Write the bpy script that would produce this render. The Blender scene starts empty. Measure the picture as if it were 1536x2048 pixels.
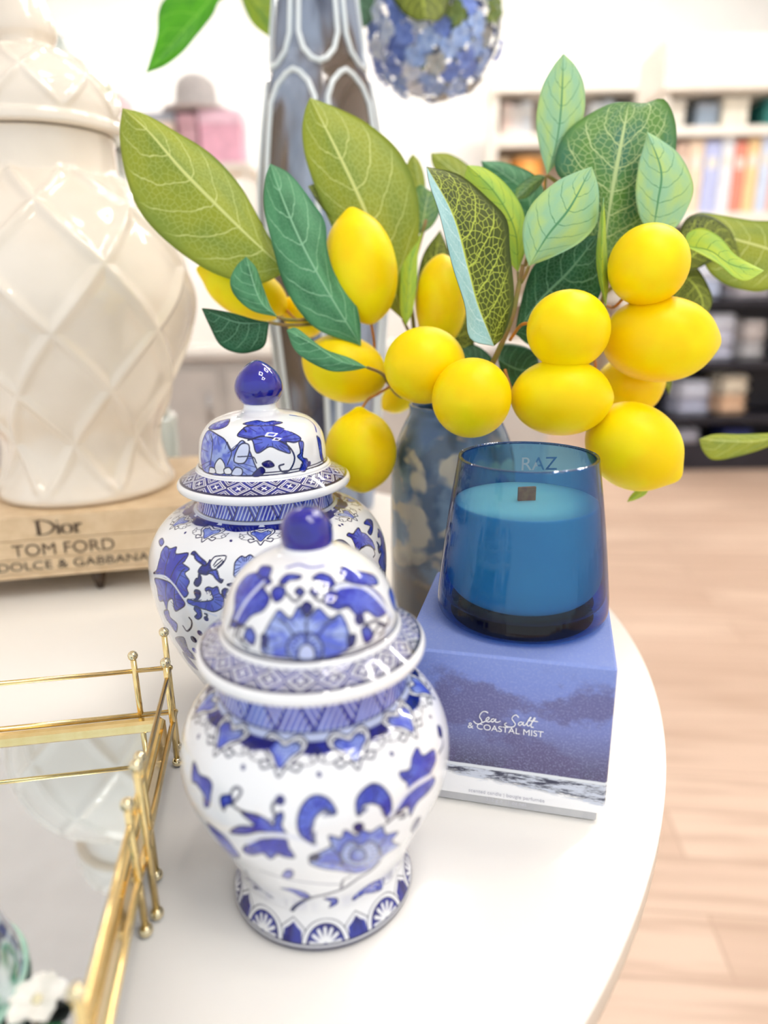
import bpy, math, random
import numpy as np
from mathutils import Vector

# ------------------------------------------------------------------ camera, world, exposure
sc = bpy.context.scene
F_PX, PITCH, ROLL, CAM_Z = 1400.0, math.radians(17.28), math.radians(-0.95), 0.27
_cp, _sp = math.cos(PITCH), math.sin(PITCH)
FWD = np.array([0, _cp, -_sp])
_u0, _r0 = np.array([0, _sp, _cp]), np.array([1.0, 0, 0])
_c, _s = math.cos(ROLL), math.sin(ROLL)
RT, UP = _c * _r0 + _s * _u0, -_s * _r0 + _c * _u0
CAM = np.array([0, 0, CAM_Z])

cam_data = bpy.data.cameras.new('camera')
cam = bpy.data.objects.new('camera', cam_data)
sc.collection.objects.link(cam)
from mathutils import Matrix
cam.matrix_world = Matrix(((RT[0], UP[0], -FWD[0], CAM[0]), (RT[1], UP[1], -FWD[1], CAM[1]),
                           (RT[2], UP[2], -FWD[2], CAM[2]), (0, 0, 0, 1)))
cam_data.sensor_fit = 'VERTICAL'
cam_data.sensor_height = 24.0
cam_data.lens = F_PX / 2048 * 24.0
cam_data.clip_start = 0.02
cam_data.clip_end = 60
cam_data.dof.use_dof = True
cam_data.dof.focus_distance = 0.405
cam_data.dof.aperture_fstop = cam_data.lens / 7.0
sc.camera = cam

world = bpy.data.worlds.new('daylight')
sc.world = world
world.use_nodes = True
world.node_tree.nodes['Background'].inputs[0].default_value = (0.93, 0.97, 1.0, 1)
world.node_tree.nodes['Background'].inputs[1].default_value = 0.9
sc.view_settings.view_transform = 'Standard'
sc.view_settings.look = 'None'
sc.view_settings.gamma = 1.0
sc.view_settings.use_curve_mapping = False
sc.view_settings.exposure = 0.33
try:
    sc.cycles.use_denoising = True
    sc.cycles.max_bounces = 10
    sc.cycles.diffuse_bounces = 4
    sc.cycles.glossy_bounces = 4
    sc.cycles.transmission_bounces = 6
    sc.cycles.transparent_max_bounces = 12
    sc.cycles.sample_clamp_indirect = 6.0
    sc.cycles.caustics_reflective = False
    sc.cycles.caustics_refractive = False
except Exception:
    pass

# ------------------------------------------------------------------ helpers
rng = np.random.RandomState(7)
random.seed(7)


def ray(x, y):
    return FWD + RT * ((x - 768) / F_PX) + UP * ((1024 - y) / F_PX)


def atz(x, y, z=0.0):
    d = ray(x, y)
    return CAM + d * ((z - CAM_Z) / d[2])


def atd(x, y, d):
    return CAM + d * ray(x, y)


def lin(c):
    """sRGB 0-255 -> linear rgb"""
    c = np.asarray(c, float) / 255.0
    return np.where(c <= 0.04045, c / 12.92, ((c + 0.055) / 1.055) ** 2.4)


def L4(*c):
    v = lin(c)
    return (float(v[0]), float(v[1]), float(v[2]), 1.0)


def crom(P, n=8, closed=False):
    """Catmull-Rom through points"""
    P = np.asarray(P, float)
    m = len(P)
    if closed:
        Q = np.vstack([P[-1:], P, P[:2]])
        segs = m
    else:
        Q = np.vstack([2 * P[0] - P[1], P, 2 * P[-1] - P[-2]])
        segs = m - 1
    t = np.linspace(0, 1, n, endpoint=False)[:, None]
    out = []
    for i in range(segs):
        a, b, c, d = Q[i], Q[i + 1], Q[i + 2], Q[i + 3]
        out.append(0.5 * (2 * b + (c - a) * t + (2 * a - 5 * b + 4 * c - d) * t ** 2 + (3 * b - a - 3 * c + d) * t ** 3))
    if not closed:
        out.append(P[-1:])
    return np.vstack(out)


def resample(P, n):
    P = np.asarray(P, float)
    s = np.r_[0, np.cumsum(np.linalg.norm(np.diff(P, axis=0), axis=1))]
    q = np.linspace(0, s[-1], n)
    return np.stack([np.interp(q, s, P[:, k]) for k in range(P.shape[1])], 1)


# --- objects
def thing(name, label, cat, loc=(0, 0, 0), group=None):
    o = bpy.data.objects.new(name, None)
    o.empty_display_size = 0.02
    sc.collection.objects.link(o)
    o.location = tuple(float(v) for v in loc)
    tag(o, label, cat, group)
    return o


def tag(o, label, cat, group=None):
    o['label'] = label
    o['category'] = cat
    if group:
        o['group'] = group
    return o


def wloc(o):
    v = np.zeros(3)
    while o is not None:
        v = v + np.array(o.location)
        o = o.parent
    return v


def mesh_np(name, V, Fq, mats, parent=None, smooth=True, mi=None, col=None, uv=None, label=None, kind=None):
    """V Nx3 world coordinates, Fq list of faces (or MxK array)"""
    V = np.asarray(V, float)
    origin = wloc(parent) if parent is not None else None
    me = bpy.data.meshes.new(name)
    o = bpy.data.objects.new(name, me)
    if parent is not None:
        o.parent = parent
        Vl = V - origin
    else:
        base = np.array([(V[:, 0].min() + V[:, 0].max()) / 2, (V[:, 1].min() + V[:, 1].max()) / 2, V[:, 2].min()])
        o.location = tuple(base)
        Vl = V - base
    if isinstance(Fq, np.ndarray):
        k = Fq.shape[1]
        nf = len(Fq)
        me.vertices.add(len(V))
        me.vertices.foreach_set('co', Vl.astype(np.float32).ravel())
        me.loops.add(nf * k)
        me.loops.foreach_set('vertex_index', Fq.astype(np.int32).ravel())
        me.polygons.add(nf)
        me.polygons.foreach_set('loop_start', np.arange(0, nf * k, k, dtype=np.int32))
        me.polygons.foreach_set('loop_total', np.full(nf, k, dtype=np.int32))
        me.update(calc_edges=True)
    else:
        me.from_pydata([tuple(v) for v in Vl], [], [tuple(int(i) for i in f) for f in Fq])
        me.update()
    if not isinstance(mats, (list, tuple)):
        mats = [mats]
    for m in mats:
        me.materials.append(m)
    if mi is not None:
        me.polygons.foreach_set('material_index', np.asarray(mi, dtype=np.int32))
    me.polygons.foreach_set('use_smooth', np.full(len(me.polygons), bool(smooth)))
    if col is not None:
        a = me.color_attributes.new('paint', 'FLOAT_COLOR', 'POINT')
        a.data.foreach_set('color', np.asarray(col, np.float32).ravel())
    if uv is not None:
        li = np.empty(len(me.loops), dtype=np.int32)
        me.loops.foreach_get('vertex_index', li)
        lay = me.uv_layers.new(name='UVMap')
        lay.data.foreach_set('uv', np.asarray(uv, np.float32)[li].ravel())
    me.validate()
    sc.collection.objects.link(o)
    if label:
        o['label'] = label
    if kind:
        o['kind'] = kind
    return o


class MB:
    """collects primitive shapes into one mesh"""
    def __init__(s):
        s.V, s.F, s.n = [], [], 0

    def add(s, V, F):
        V = np.asarray(V, float)
        s.V.append(V)
        s.F += [tuple(int(i) + s.n for i in f) for f in F]
        s.n += len(V)
        return s

    def box(s, c, d, rz=0.0, bev=0.0, R=None):
        hx, hy, hz = d[0] / 2, d[1] / 2, d[2] / 2
        if bev > 0:
            b = min(bev, hx * .9, hy * .9, hz * .9)
            V, F = [], []
            for sx in (-1, 1):
                for sy in (-1, 1):
                    for sz in (-1, 1):
                        V += [(sx * (hx - b), sy * (hy - b), sz * hz), (sx * (hx - b), sy * hy, sz * (hz - b)), (sx * hx, sy * (hy - b), sz * (hz - b))]
            def idx(a, b_, c_, k):
                return ((a > 0) * 4 + (b_ > 0) * 2 + (c_ > 0)) * 3 + k
            F.append([idx(-1, -1, 1, 0), idx(1, -1, 1, 0), idx(1, 1, 1, 0), idx(-1, 1, 1, 0)])
            F.append([idx(-1, -1, -1, 0), idx(-1, 1, -1, 0), idx(1, 1, -1, 0), idx(1, -1, -1, 0)])
            F.append([idx(-1, 1, -1, 1), idx(-1, 1, 1, 1), idx(1, 1, 1, 1), idx(1, 1, -1, 1)])
            F.append([idx(-1, -1, -1, 1), idx(1, -1, -1, 1), idx(1, -1, 1, 1), idx(-1, -1, 1, 1)])
            F.append([idx(1, -1, -1, 2), idx(1, 1, -1, 2), idx(1, 1, 1, 2), idx(1, -1, 1, 2)])
            F.append([idx(-1, -1, -1, 2), idx(-1, -1, 1, 2), idx(-1, 1, 1, 2), idx(-1, 1, -1, 2)])
            for a in (-1, 1):
                for b_ in (-1, 1):
                    f = [idx(-1, a, b_, 0), idx(1, a, b_, 0), idx(1, a, b_, 1), idx(-1, a, b_, 1)]
                    F.append(f if a * b_ < 0 else f[::-1])
                    f = [idx(a, -1, b_, 0), idx(a, 1, b_, 0), idx(a, 1, b_, 2), idx(a, -1, b_, 2)]
                    F.append(f if a * b_ > 0 else f[::-1])
                    f = [idx(a, b_, -1, 1), idx(a, b_, 1, 1), idx(a, b_, 1, 2), idx(a, b_, -1, 2)]
                    F.append(f if a * b_ < 0 else f[::-1])
                    for c_ in (-1, 1):
                        f = [idx(a, b_, c_, 0), idx(a, b_, c_, 1), idx(a, b_, c_, 2)]
                        F.append(f if a * b_ * c_ < 0 else f[::-1])
            V = np.array(V, float)
        else:
            V = np.array([(x, y, z) for x in (-hx, hx) for y in (-hy, hy) for z in (-hz, hz)], float)
            F = [(0, 1, 3, 2), (4, 6, 7, 5), (0, 4, 5, 1), (2, 3, 7, 6), (0, 2, 6, 4), (1, 5, 7, 3)]
        if R is not None:
            V = V @ np.asarray(R).T
        elif rz:
            cz, sz_ = math.cos(rz), math.sin(rz)
            V = V @ np.array([[cz, sz_, 0], [-sz_, cz, 0], [0, 0, 1]])
        return s.add(V + np.asarray(c, float), F)

    def tube(s, P, r, seg=10, caps=True, closed=False):
        P = np.asarray(P, float)
        n = len(P)
        r = np.broadcast_to(np.asarray(r, float), (n,))
        T = np.gradient(P, axis=0) if not closed else np.roll(P, -1, 0) - np.roll(P, 1, 0)
        T /= np.linalg.norm(T, axis=1)[:, None] + 1e-12
        ref = np.array([0, 0, 1.0]) if abs(T[0][2]) < 0.9 else np.array([1.0, 0, 0])
        N = np.cross(T[0], ref)
        N /= np.linalg.norm(N)
        a = np.linspace(0, 2 * np.pi, seg, endpoint=False)
        V = []
        for i in range(n):
            N = N - T[i] * (N @ T[i])
            N /= np.linalg.norm(N)
            B = np.cross(T[i], N)
            V.append(P[i] + r[i] * (np.cos(a)[:, None] * N + np.sin(a)[:, None] * B))
        V = np.vstack(V)
        F = []
        for i in range(n if closed else n - 1):
            for j in range(seg):
                k = (j + 1) % seg
                i2 = (i + 1) % n
                F.append((i * seg + j, i * seg + k, i2 * seg + k, i2 * seg + j))
        if caps and not closed:
            F.append(tuple(range(seg))[::-1])
            F.append(tuple(range((n - 1) * seg, n * seg)))
        return s.add(V, F)

    def ball(s, c, r, nu=20, nv=12, sc_=(1, 1, 1), R=None):
        V, F = [], []
        for i in range(nv + 1):
            p = math.pi * i / nv
            for j in range(nu):
                a = 2 * math.pi * j / nu
                V.append((math.sin(p) * math.cos(a) * sc_[0], math.sin(p) * math.sin(a) * sc_[1], math.cos(p) * sc_[2]))
        V = np.array(V) * r
        if R is not None:
            V = V @ np.asarray(R).T
        for i in range(nv):
            for j in range(nu):
                k = (j + 1) % nu
                F.append((i * nu + j, (i + 1) * nu + j, (i + 1) * nu + k, i * nu + k))
        return s.add(V + np.asarray(c, float), F)

    def lathe(s, prof, c=(0, 0, 0), seg=64, close=False):
        prof = np.asarray(prof, float)
        a = np.linspace(0, 2 * np.pi, seg, endpoint=False)
        V = np.vstack([np.stack([r * np.cos(a), r * np.sin(a), 0 * a + z], 1) for r, z in prof])
        m = len(prof)
        F = []
        for i in range(m if close else m - 1):
            i2 = (i + 1) % m
            for j in range(seg):
                k = (j + 1) % seg
                F.append((i * seg + j, i * seg + k, i2 * seg + k, i2 * seg + j))
        return s.add(V + np.asarray(c, float), F)

    def build(s, name, mat, parent=None, smooth=True, **kw):
        return mesh_np(name, np.vstack(s.V), s.F, mat, parent, smooth, **kw)


def autosmooth(o, ang=40):
    me = o.data
    try:
        me.set_sharp_from_angle(angle=math.radians(ang))
    except Exception:
        pass
    return o


# --- materials
def mat(name, base=(200, 200, 200), rough=0.5, metal=0.0, coat=0.0, trans=0.0, ior=1.45, spec=0.5, sheen=0.0, emit=None, estr=0.0, sss=0.0, sss_r=None):
    m = bpy.data.materials.new(name)
    m.use_nodes = True
    b = m.node_tree.nodes['Principled BSDF']
    b.inputs['Base Color'].default_value = L4(*base)
    b.inputs['Roughness'].default_value = rough
    b.inputs['Metallic'].default_value = metal
    b.inputs['Coat Weight'].default_value = coat
    b.inputs['Coat Roughness'].default_value = 0.04
    b.inputs['Transmission Weight'].default_value = trans
    b.inputs['IOR'].default_value = ior
    b.inputs['Specular IOR Level'].default_value = spec
    if sss:
        b.inputs['Subsurface Weight'].default_value = sss
        b.inputs['Subsurface Radius'].default_value = sss_r or (1, .7, .4)
        b.inputs['Subsurface Scale'].default_value = 0.006
    if emit is not None:
        b.inputs['Emission Color'].default_value = L4(*emit)
        b.inputs['Emission Strength'].default_value = estr
    return m


class NT:
    """tiny node-tree builder"""
    def __init__(s, m):
        s.t = m.node_tree
        s.b = s.t.nodes['Principled BSDF']

    def n(s, typ, **kw):
        o = s.t.nodes.new(typ)
        for k, v in kw.items():
            setattr(o, k, v)
        return o

    def link(s, a, b):
        s.t.links.new(a, b)

    def val(s, x, sock):
        if hasattr(x, 'is_linked') or hasattr(x, 'links'):
            s.link(x, sock)
        else:
            sock.default_value = x

    def math(s, op, a, b=None, c=None, clamp=False):
        o = s.n('ShaderNodeMath', operation=op, use_clamp=clamp)
        s.val(a, o.inputs[0])
        if b is not None:
            s.val(b, o.inputs[1])
        if c is not None:
            s.val(c, o.inputs[2])
        return o.outputs[0]

    def mix(s, f, a, b, blend='MIX'):
        o = s.n('ShaderNodeMix', data_type='RGBA', blend_type=blend)
        s.val(f, o.inputs[0])
        s.val(a, o.inputs[6])
        s.val(b, o.inputs[7])
        return o.outputs[2]

    def sstep(s, x, lo, hi):
        o = s.n('ShaderNodeMapRange', interpolation_type='SMOOTHSTEP')
        s.val(x, o.inputs[0])
        o.inputs[1].default_value = lo
        o.inputs[2].default_value = hi
        return o.outputs[0]

    def noise(s, vec, scale, detail=3, rough=0.5, dist=0.0):
        o = s.n('ShaderNodeTexNoise')
        o.inputs['Scale'].default_value = scale
        o.inputs['Detail'].default_value = detail
        o.inputs['Roughness'].default_value = rough
        o.inputs['Distortion'].default_value = dist
        if vec is not None:
            s.link(vec, o.inputs['Vector'])
        return o

    def obj(s):
        return s.n('ShaderNodeTexCoord').outputs['Object']

    def mapping(s, vec, loc=(0, 0, 0), rot=(0, 0, 0), scale=(1, 1, 1)):
        o = s.n('ShaderNodeMapping')
        o.inputs['Location'].default_value = loc
        o.inputs['Rotation'].default_value = rot
        o.inputs['Scale'].default_value = scale
        s.link(vec, o.inputs['Vector'])
        return o.outputs[0]

    def ramp(s, x, stops):
        o = s.n('ShaderNodeValToRGB')
        e = o.color_ramp.elements
        while len(e) > 1:
            e.remove(e[-1])
        e[0].position = stops[0][0]
        e[0].color = stops[0][1]
        for p, c in stops[1:]:
            q = e.new(p)
            q.color = c
        s.val(x, o.inputs[0])
        return o.outputs[0]

    def bump(s, h, strength=0.3, dist=0.001):
        o = s.n('ShaderNodeBump')
        o.inputs['Strength'].default_value = strength
        o.inputs['Distance'].default_value = dist
        s.link(h, o.inputs['Height'])
        s.link(o.outputs[0], s.b.inputs['Normal'])


def mottled(name, c1, c2, scale=30, rough=0.5, metal=0.0, coat=0.0, detail=4, bump=0.0, **kw):
    m = mat(name, c1, rough, metal, coat, **kw)
    t = NT(m)
    nz = t.noise(t.obj(), scale, detail)
    t.link(t.mix(t.sstep(nz.outputs[0], 0.35, 0.65), L4(*c1), L4(*c2)), t.b.inputs['Base Color'])
    if bump:
        t.bump(nz.outputs[0], bump, 0.001)
    return m


# ================================================================== materials
M = {}
M['wall'] = mottled('wall_paint', (250, 249, 246), (246, 245, 243), 3, 0.8)
M['ceiling'] = mottled('ceiling_paint', (250, 250, 250), (244, 244, 244), 3, 0.9)
M['trimwhite'] = mottled('white_trim', (247, 246, 244), (240, 240, 238), 5, 0.5)
# wood floor
m = mat('plank_floor', (228, 200, 178), 0.45)
t = NT(m)
mp = t.mapping(t.obj(), rot=(0, 0, math.radians(6)), scale=(1, 1, 1))
br = t.n('ShaderNodeTexBrick')
br.offset = 0.37
t.link(mp, br.inputs['Vector'])
br.inputs['Color1'].default_value = L4(214, 188, 168)
br.inputs['Color2'].default_value = L4(196, 168, 148)
br.inputs['Mortar'].default_value = L4(180, 152, 132)
br.inputs['Scale'].default_value = 1.0
br.inputs['Mortar Size'].default_value = 0.003
br.inputs['Brick Width'].default_value = 1.3
br.inputs['Row Height'].default_value = 0.14
nz = t.noise(t.mapping(mp, scale=(1.2, 14, 1)), 2.0, 5)
t.link(t.mix(t.sstep(nz.outputs[0], 0.4, 0.7), br.outputs['Color'], L4(184, 156, 136)), t.b.inputs['Base Color'])
M['floor'] = m
# glossy lacquered table top with faint scuffs
m = mat('white_lacquer', (245, 241, 235), 0.1, coat=0.0)
t = NT(m)
nz = t.noise(t.mapping(t.obj(), scale=(60, 4, 1)), 3, 4)
rr = t.n('ShaderNodeMapRange')
t.link(nz.outputs[0], rr.inputs[0])
rr.inputs[3].default_value = 0.09
rr.inputs[4].default_value = 0.18
t.link(rr.outputs[0], t.b.inputs['Roughness'])
M['table'] = m
M['table_edge'] = mottled('table_edge_laminate', (236, 226, 212), (230, 218, 204), 8, 0.35)
M['steel'] = mat('brushed_steel', (190, 190, 192), 0.3, 1.0)
# painted porcelain
m = mat('painted_porcelain', (240, 240, 240), 0.06, coat=0.6)
t = NT(m)
at = t.n('ShaderNodeAttribute', attribute_name='paint')
t.link(at.outputs['Color'], t.b.inputs['Base Color'])
t.b.inputs['Specular IOR Level'].default_value = 0.6
M['china'] = m
M['cobalt'] = mottled('cobalt_glaze', (22, 20, 150), (14, 12, 118), 60, 0.05, coat=0.8)
# cream lattice jar
M['cream'] = mottled('cream_glaze', (242, 231, 216), (235, 223, 207), 12, 0.1, coat=0.7)
M['sage'] = mottled('sage_glaze', (186, 192, 184), (172, 180, 174), 12, 0.12, coat=0.6)
# gold
m = mat('polished_gold', (226, 184, 100), 0.16, 1.0)
t = NT(m)
nz = t.noise(t.obj(), 140, 3)
t.link(t.mix(nz.outputs[0], L4(252, 228, 170), L4(232, 200, 130)), t.b.inputs['Base Color'])
M['gold'] = m
M['silverball'] = mat('pale_gold_bead', (232, 218, 180), 0.08, 1.0)
M['mirror'] = mat('mirror_glass', (232, 243, 252), 0.015, 1.0)
# lemons
m = mat('lemon_skin', (255, 214, 0), 0.4, spec=0.25, sss=0.25, sss_r=(1.0, 0.7, 0.1))
t = NT(m)
vz = t.noise(t.obj(), 420, 2)
big = t.noise(t.obj(), 26, 2)
t.link(t.mix(t.sstep(big.outputs[0], 0.4, 0.65), L4(255, 216, 0), L4(255, 232, 10)), t.b.inputs['Base Color'])
t.bump(vz.outputs[0], 0.12, 0.0006)
M['lemon'] = m
M['lemon_tip'] = mottled('lemon_tip', (240, 214, 90), (214, 190, 90), 200, 0.6)
M['stem'] = mottled('woody_stem', (128, 124, 60), (150, 118, 74), 120, 0.6, bump=0.3)
M['twig'] = mottled('orange_twig', (206, 128, 40), (170, 120, 56), 150, 0.6)


def leaf_mat(name, c1, c2, vein, net=0.5, rough=0.45, veinw=1.0, ribs=True, netscale=22.0):
    m = mat(name, c1, rough, spec=0.35)
    t = NT(m)
    uv = t.n('ShaderNodeUVMap').outputs[0]
    sx = t.n('ShaderNodeSeparateXYZ')
    t.link(uv, sx.inputs[0])
    s_, tt = sx.outputs[0], sx.outputs[1]
    ab = t.math('ABSOLUTE', t.math('SUBTRACT', t.math('MULTIPLY', tt, 2.0), 1.0))
    nz = t.noise(uv, 3.0, 3)
    base = t.mix(t.sstep(nz.outputs[0], 0.35, 0.68), L4(*c1), L4(*c2))
    # side veins curving towards the tip
    ph = t.math('SUBTRACT', t.math('MULTIPLY', s_, 7.0), t.math('MULTIPLY', t.math('POWER', ab, 1.5), 1.7))
    wob = t.math('MULTIPLY', t.math('SUBTRACT', t.noise(uv, 9.0, 2).outputs[0], 0.5), 0.35)
    fr = t.math('PINGPONG', t.math('ADD', ph, wob), 0.5)
    lateral = t.math('SUBTRACT', 1.0, t.sstep(fr, 0.012 * veinw, 0.05 * veinw))
    lateral = t.math('MULTIPLY', lateral, t.math('SUBTRACT', 1.0, t.sstep(ab, 0.75, 0.98)))
    mid = t.math('SUBTRACT', 1.0, t.sstep(ab, 0.02, 0.05))
    # fine net
    vo = t.n('ShaderNodeTexVoronoi', feature='DISTANCE_TO_EDGE', voronoi_dimensions='2D')
    t.link(t.mapping(uv, scale=(1.7, 1.0, 1.0)), vo.inputs['Vector'])
    vo.inputs['Scale'].default_value = netscale
    cells = t.math('MULTIPLY', t.math('SUBTRACT', 1.0, t.sstep(vo.outputs['Distance'], 0.015, 0.095)), net)
    cells = t.math('MULTIPLY', cells, t.math('SUBTRACT', 1.0, t.sstep(ab, 0.72, 0.95)))
    allv = t.math('MAXIMUM', t.math('MAXIMUM', lateral, mid), cells) if ribs else t.math('MAXIMUM', t.math('MULTIPLY', mid, 1.0), cells)
    t.link(t.mix(allv, base, L4(*vein)), t.b.inputs['Base Color'])
    t.bump(t.math('ADD', t.math('MULTIPLY', allv, 0.7), t.math('MULTIPLY', t.noise(t.obj(), 900, 2).outputs[0], 0.25)), 0.35, 0.0008)
    return m


M['olive'] = leaf_mat('olive_leaf', (150, 160, 44), (126, 146, 52), (206, 212, 130), 0.35, veinw=0.65)
M['teal'] = leaf_mat('teal_leaf', (82, 146, 100), (54, 112, 72), (136, 186, 146), 0.25)
M['dark'] = leaf_mat('dark_leaf', (24, 74, 40), (36, 94, 60), (104, 150, 116), 0.5, netscale=16)
M['deep'] = leaf_mat('deep_olive_leaf', (74, 84, 12), (56, 70, 14), (182, 196, 74), 0.95, netscale=18)
M['mid'] = leaf_mat('mid_green_leaf', (96, 140, 64), (64, 118, 90), (184, 204, 142), 0.7, netscale=17)
M['lime'] = leaf_mat('lime_leaf', (180, 202, 66), (150, 190, 80), (104, 150, 60), 0.0, veinw=0.8)
M['pale'] = leaf_mat('pale_leaf_underside', (150, 196, 158), (180, 208, 126), (84, 144, 100), 0.05, rough=0.6, veinw=0.7)
M['ice'] = leaf_mat('curled_leaf_sheen', (158, 200, 204), (140, 188, 192), (196, 224, 226), 0.55, rough=0.6, netscale=16)  # reflective sheen of the curled margin put into its underside colour
M['bright'] = leaf_mat('bright_leaf', (76, 160, 10), (58, 140, 8), (104, 178, 40), 0.0)

# ================================================================== the room
FLZ = -0.85


def structure(name, c, d, m, bev=0.0):
    o = MB().box(c, d, bev=bev).build(name, m, None, False)
    o['kind'] = 'structure'
    return o


structure('floor', (0, 3.2, FLZ - 0.05), (11, 9.6, 0.1), M['floor'])
structure('wall_back', (0, 7.6, 1.05), (11, 0.1, 4.0), M['wall'])
structure('wall_left', (-3.6, 3.8, 1.05), (0.1, 7.6, 4.0), M['wall'])
structure('light_block_right', (4.4, 2.6, 1.05), (0.1, 10.0, 4.0), M['wall'])  # unseen wall added to cut world light from the right
structure('ceiling', (0, 2.6, 3.05), (11, 10.0, 0.1), M['ceiling'])
structure('baseboard_back', (0, 7.53, FLZ + 0.06), (11, 0.03, 0.12), M['trimwhite'])

# square-frame ceiling lights
M['lampframe'] = mat('lamp_housing', (245, 245, 245), 0.5)
M['lamp'] = mat('lit_diffuser', (255, 255, 255), 0.5, emit=(255, 250, 242), estr=18.0)
M['tube'] = mat('fill_light_tube', (255, 255, 255), 0.5, emit=(255, 253, 248), estr=30.0)  # glow of the added linear lights
for i, (x, y, nm) in enumerate([(1.6, -1.2, 'right of the table, toward the shop front'), (0.7, -0.3, 'above the camera side of the table'),
                                (1.5, 1.3, 'over the aisle right of the table'),
                                (-1.6, 4.4, 'over the display counter'), (1.6, 3.6, 'before the near bookcase')]):
    lt = thing('ceiling_light', 'square frame ceiling light ' + nm, 'ceiling light', (x, y, 2.94))
    MB().box((x, y, 2.98), (0.82, 0.82, 0.03), bev=0.004).build('housing', M['lampframe'], lt, False)
    mb = MB()
    for a, b, w, h in ((0, 0.32, 0.74, 0.10), (0, -0.32, 0.74, 0.10), (0.32, 0, 0.10, 0.54), (-0.32, 0, 0.10, 0.54)):
        mb.box((x + a, y + b, 2.95), (w, h, 0.02))
    mb.build('diffuser', M['lamp'], lt, False)
for x0, x1, nm in ((-3.2, -0.4, 'washing the left half of the back wall'), (0.0, 3.2, 'washing the right half of the back wall')):  # unseen linear lights added to whiten the back wall
    lt = thing('added_fill_light', 'added white linear fill light ' + nm, 'ceiling light', ((x0 + x1) / 2, 6.0, 2.9))
    MB().box(((x0 + x1) / 2, 6.0, 2.97), (x1 - x0, 0.16, 0.05), bev=0.004).build('housing', M['lampframe'], lt, False)
    MB().box(((x0 + x1) / 2, 6.0, 2.925), (x1 - x0 - 0.04, 0.12, 0.03)).build('diffuser', M['tube'], lt, False)
for x0, x1, nm in ((0.6, 3.4, 'over the front of the near bookcase'),):  # one more unseen linear light, added to brighten deeper into the room
    lt = thing('added_fill_light', 'added white linear fill light ' + nm, 'ceiling light', ((x0 + x1) / 2, 2.6, 2.9))
    MB().box(((x0 + x1) / 2, 2.6, 2.97), (x1 - x0, 0.16, 0.05), bev=0.004).build('housing', M['lampframe'], lt, False)
    MB().box(((x0 + x1) / 2, 2.6, 2.925), (x1 - x0 - 0.04, 0.12, 0.03)).build('diffuser', M['tube'], lt, False)

# ---------------------------------------------------------------- display counter at the back left
M['greige'] = mottled('greige_cabinet', (200, 194, 188), (190, 185, 180), 6, 0.4)
M['greigetop'] = mottled('counter_stone', (222, 216, 208), (204, 198, 192), 9, 0.25)
ctr = thing('display_counter', 'low greige display counter standing behind the round table', 'counter', (-0.75, 3.65, FLZ))
MB().box((-0.75, 3.65, -0.41), (3.1, 0.6, 0.80), bev=0.006).build('carcass', M['greige'], ctr, False)
MB().box((-0.75, 3.63, 0.015), (3.16, 0.68, 0.04), bev=0.008).build('worktop', M['greigetop'], ctr, False)
MB().box((-0.75, 3.66, FLZ + 0.02), (3.0, 0.54, 0.04)).build('plinth', M['greigetop'], ctr, False)
for i in range(6):
    x = -2.05 + 0.52 * i
    d = MB().box((x, 3.342, -0.40), (0.48, 0.02, 0.70), bev=0.004).build('door', M['greige'], ctr, False)
    MB().tube([(x + 0.19, 3.318, -0.30), (x + 0.19, 3.318, -0.16)], 0.008).build('handle', M['steel'], d)

# ---------------------------------------------------------------- bookcases
M['shelfwhite'] = mottled('shelf_white', (244, 238, 228), (238, 231, 220), 6, 0.5)
M['shelfdark'] = mottled('shelf_dark', (38, 36, 46), (30, 28, 38), 10, 0.5)
M['shelftan'] = mottled('shelf_back_panel', (196, 178, 158), (180, 162, 144), 6, 0.6)
_cm = {}


def colmat(c, rough=0.55):
    k = tuple(c)
    if k not in _cm:
        c2 = tuple(int(v * 0.93) for v in c)
        _cm[k] = mottled('cover_%d_%d_%d' % k, k, c2, 25, rough)
    return _cm[k]


def px_x(x, Y):
    """world x of an image column at distance Y (near the horizon)"""
    return (x - 768) / F_PX * (Y * _cp)


def px_z(y, Y):
    a = math.atan((1024 - y) / F_PX) - PITCH
    return CAM_Z + Y * math.tan(a)


def box_thing(name, label, cat, x0, x1, z0, z1, y, dep, c, group=None, lidc=None, spine=False):
    z0 += 0.0015
    t_ = thing(name, label, cat, ((x0 + x1) / 2, y + dep / 2, z0), group)
    w = x1 - x0
    if spine:
        MB().box(((x0 + x1) / 2, y + dep / 2, (z0 + z1) / 2), (w, dep, z1 - z0), bev=0.003).build('cover', colmat(c), t_, False)
        MB().box(((x0 + x1) / 2, y - 0.0012, z0 + (z1 - z0) * 0.7), (w * 0.6, 0.003, (z1 - z0) * 0.16)).build('title_band', colmat(lidc or (240, 236, 226)), t_, False)
    else:
        hl = (z1 - z0) * 0.26
        MB().box(((x0 + x1) / 2, y + dep / 2, (z0 + z1 - hl) / 2), (w * 0.97, dep * 0.97, z1 - z0 - hl), bev=0.004).build('box_base', colmat(c), t_, False)
        MB().box(((x0 + x1) / 2, y + dep / 2, z1 - hl / 2), (w, dep, hl), bev=0.004).build('box_lid', colmat(lidc or c), t_, False)
    return t_


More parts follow.
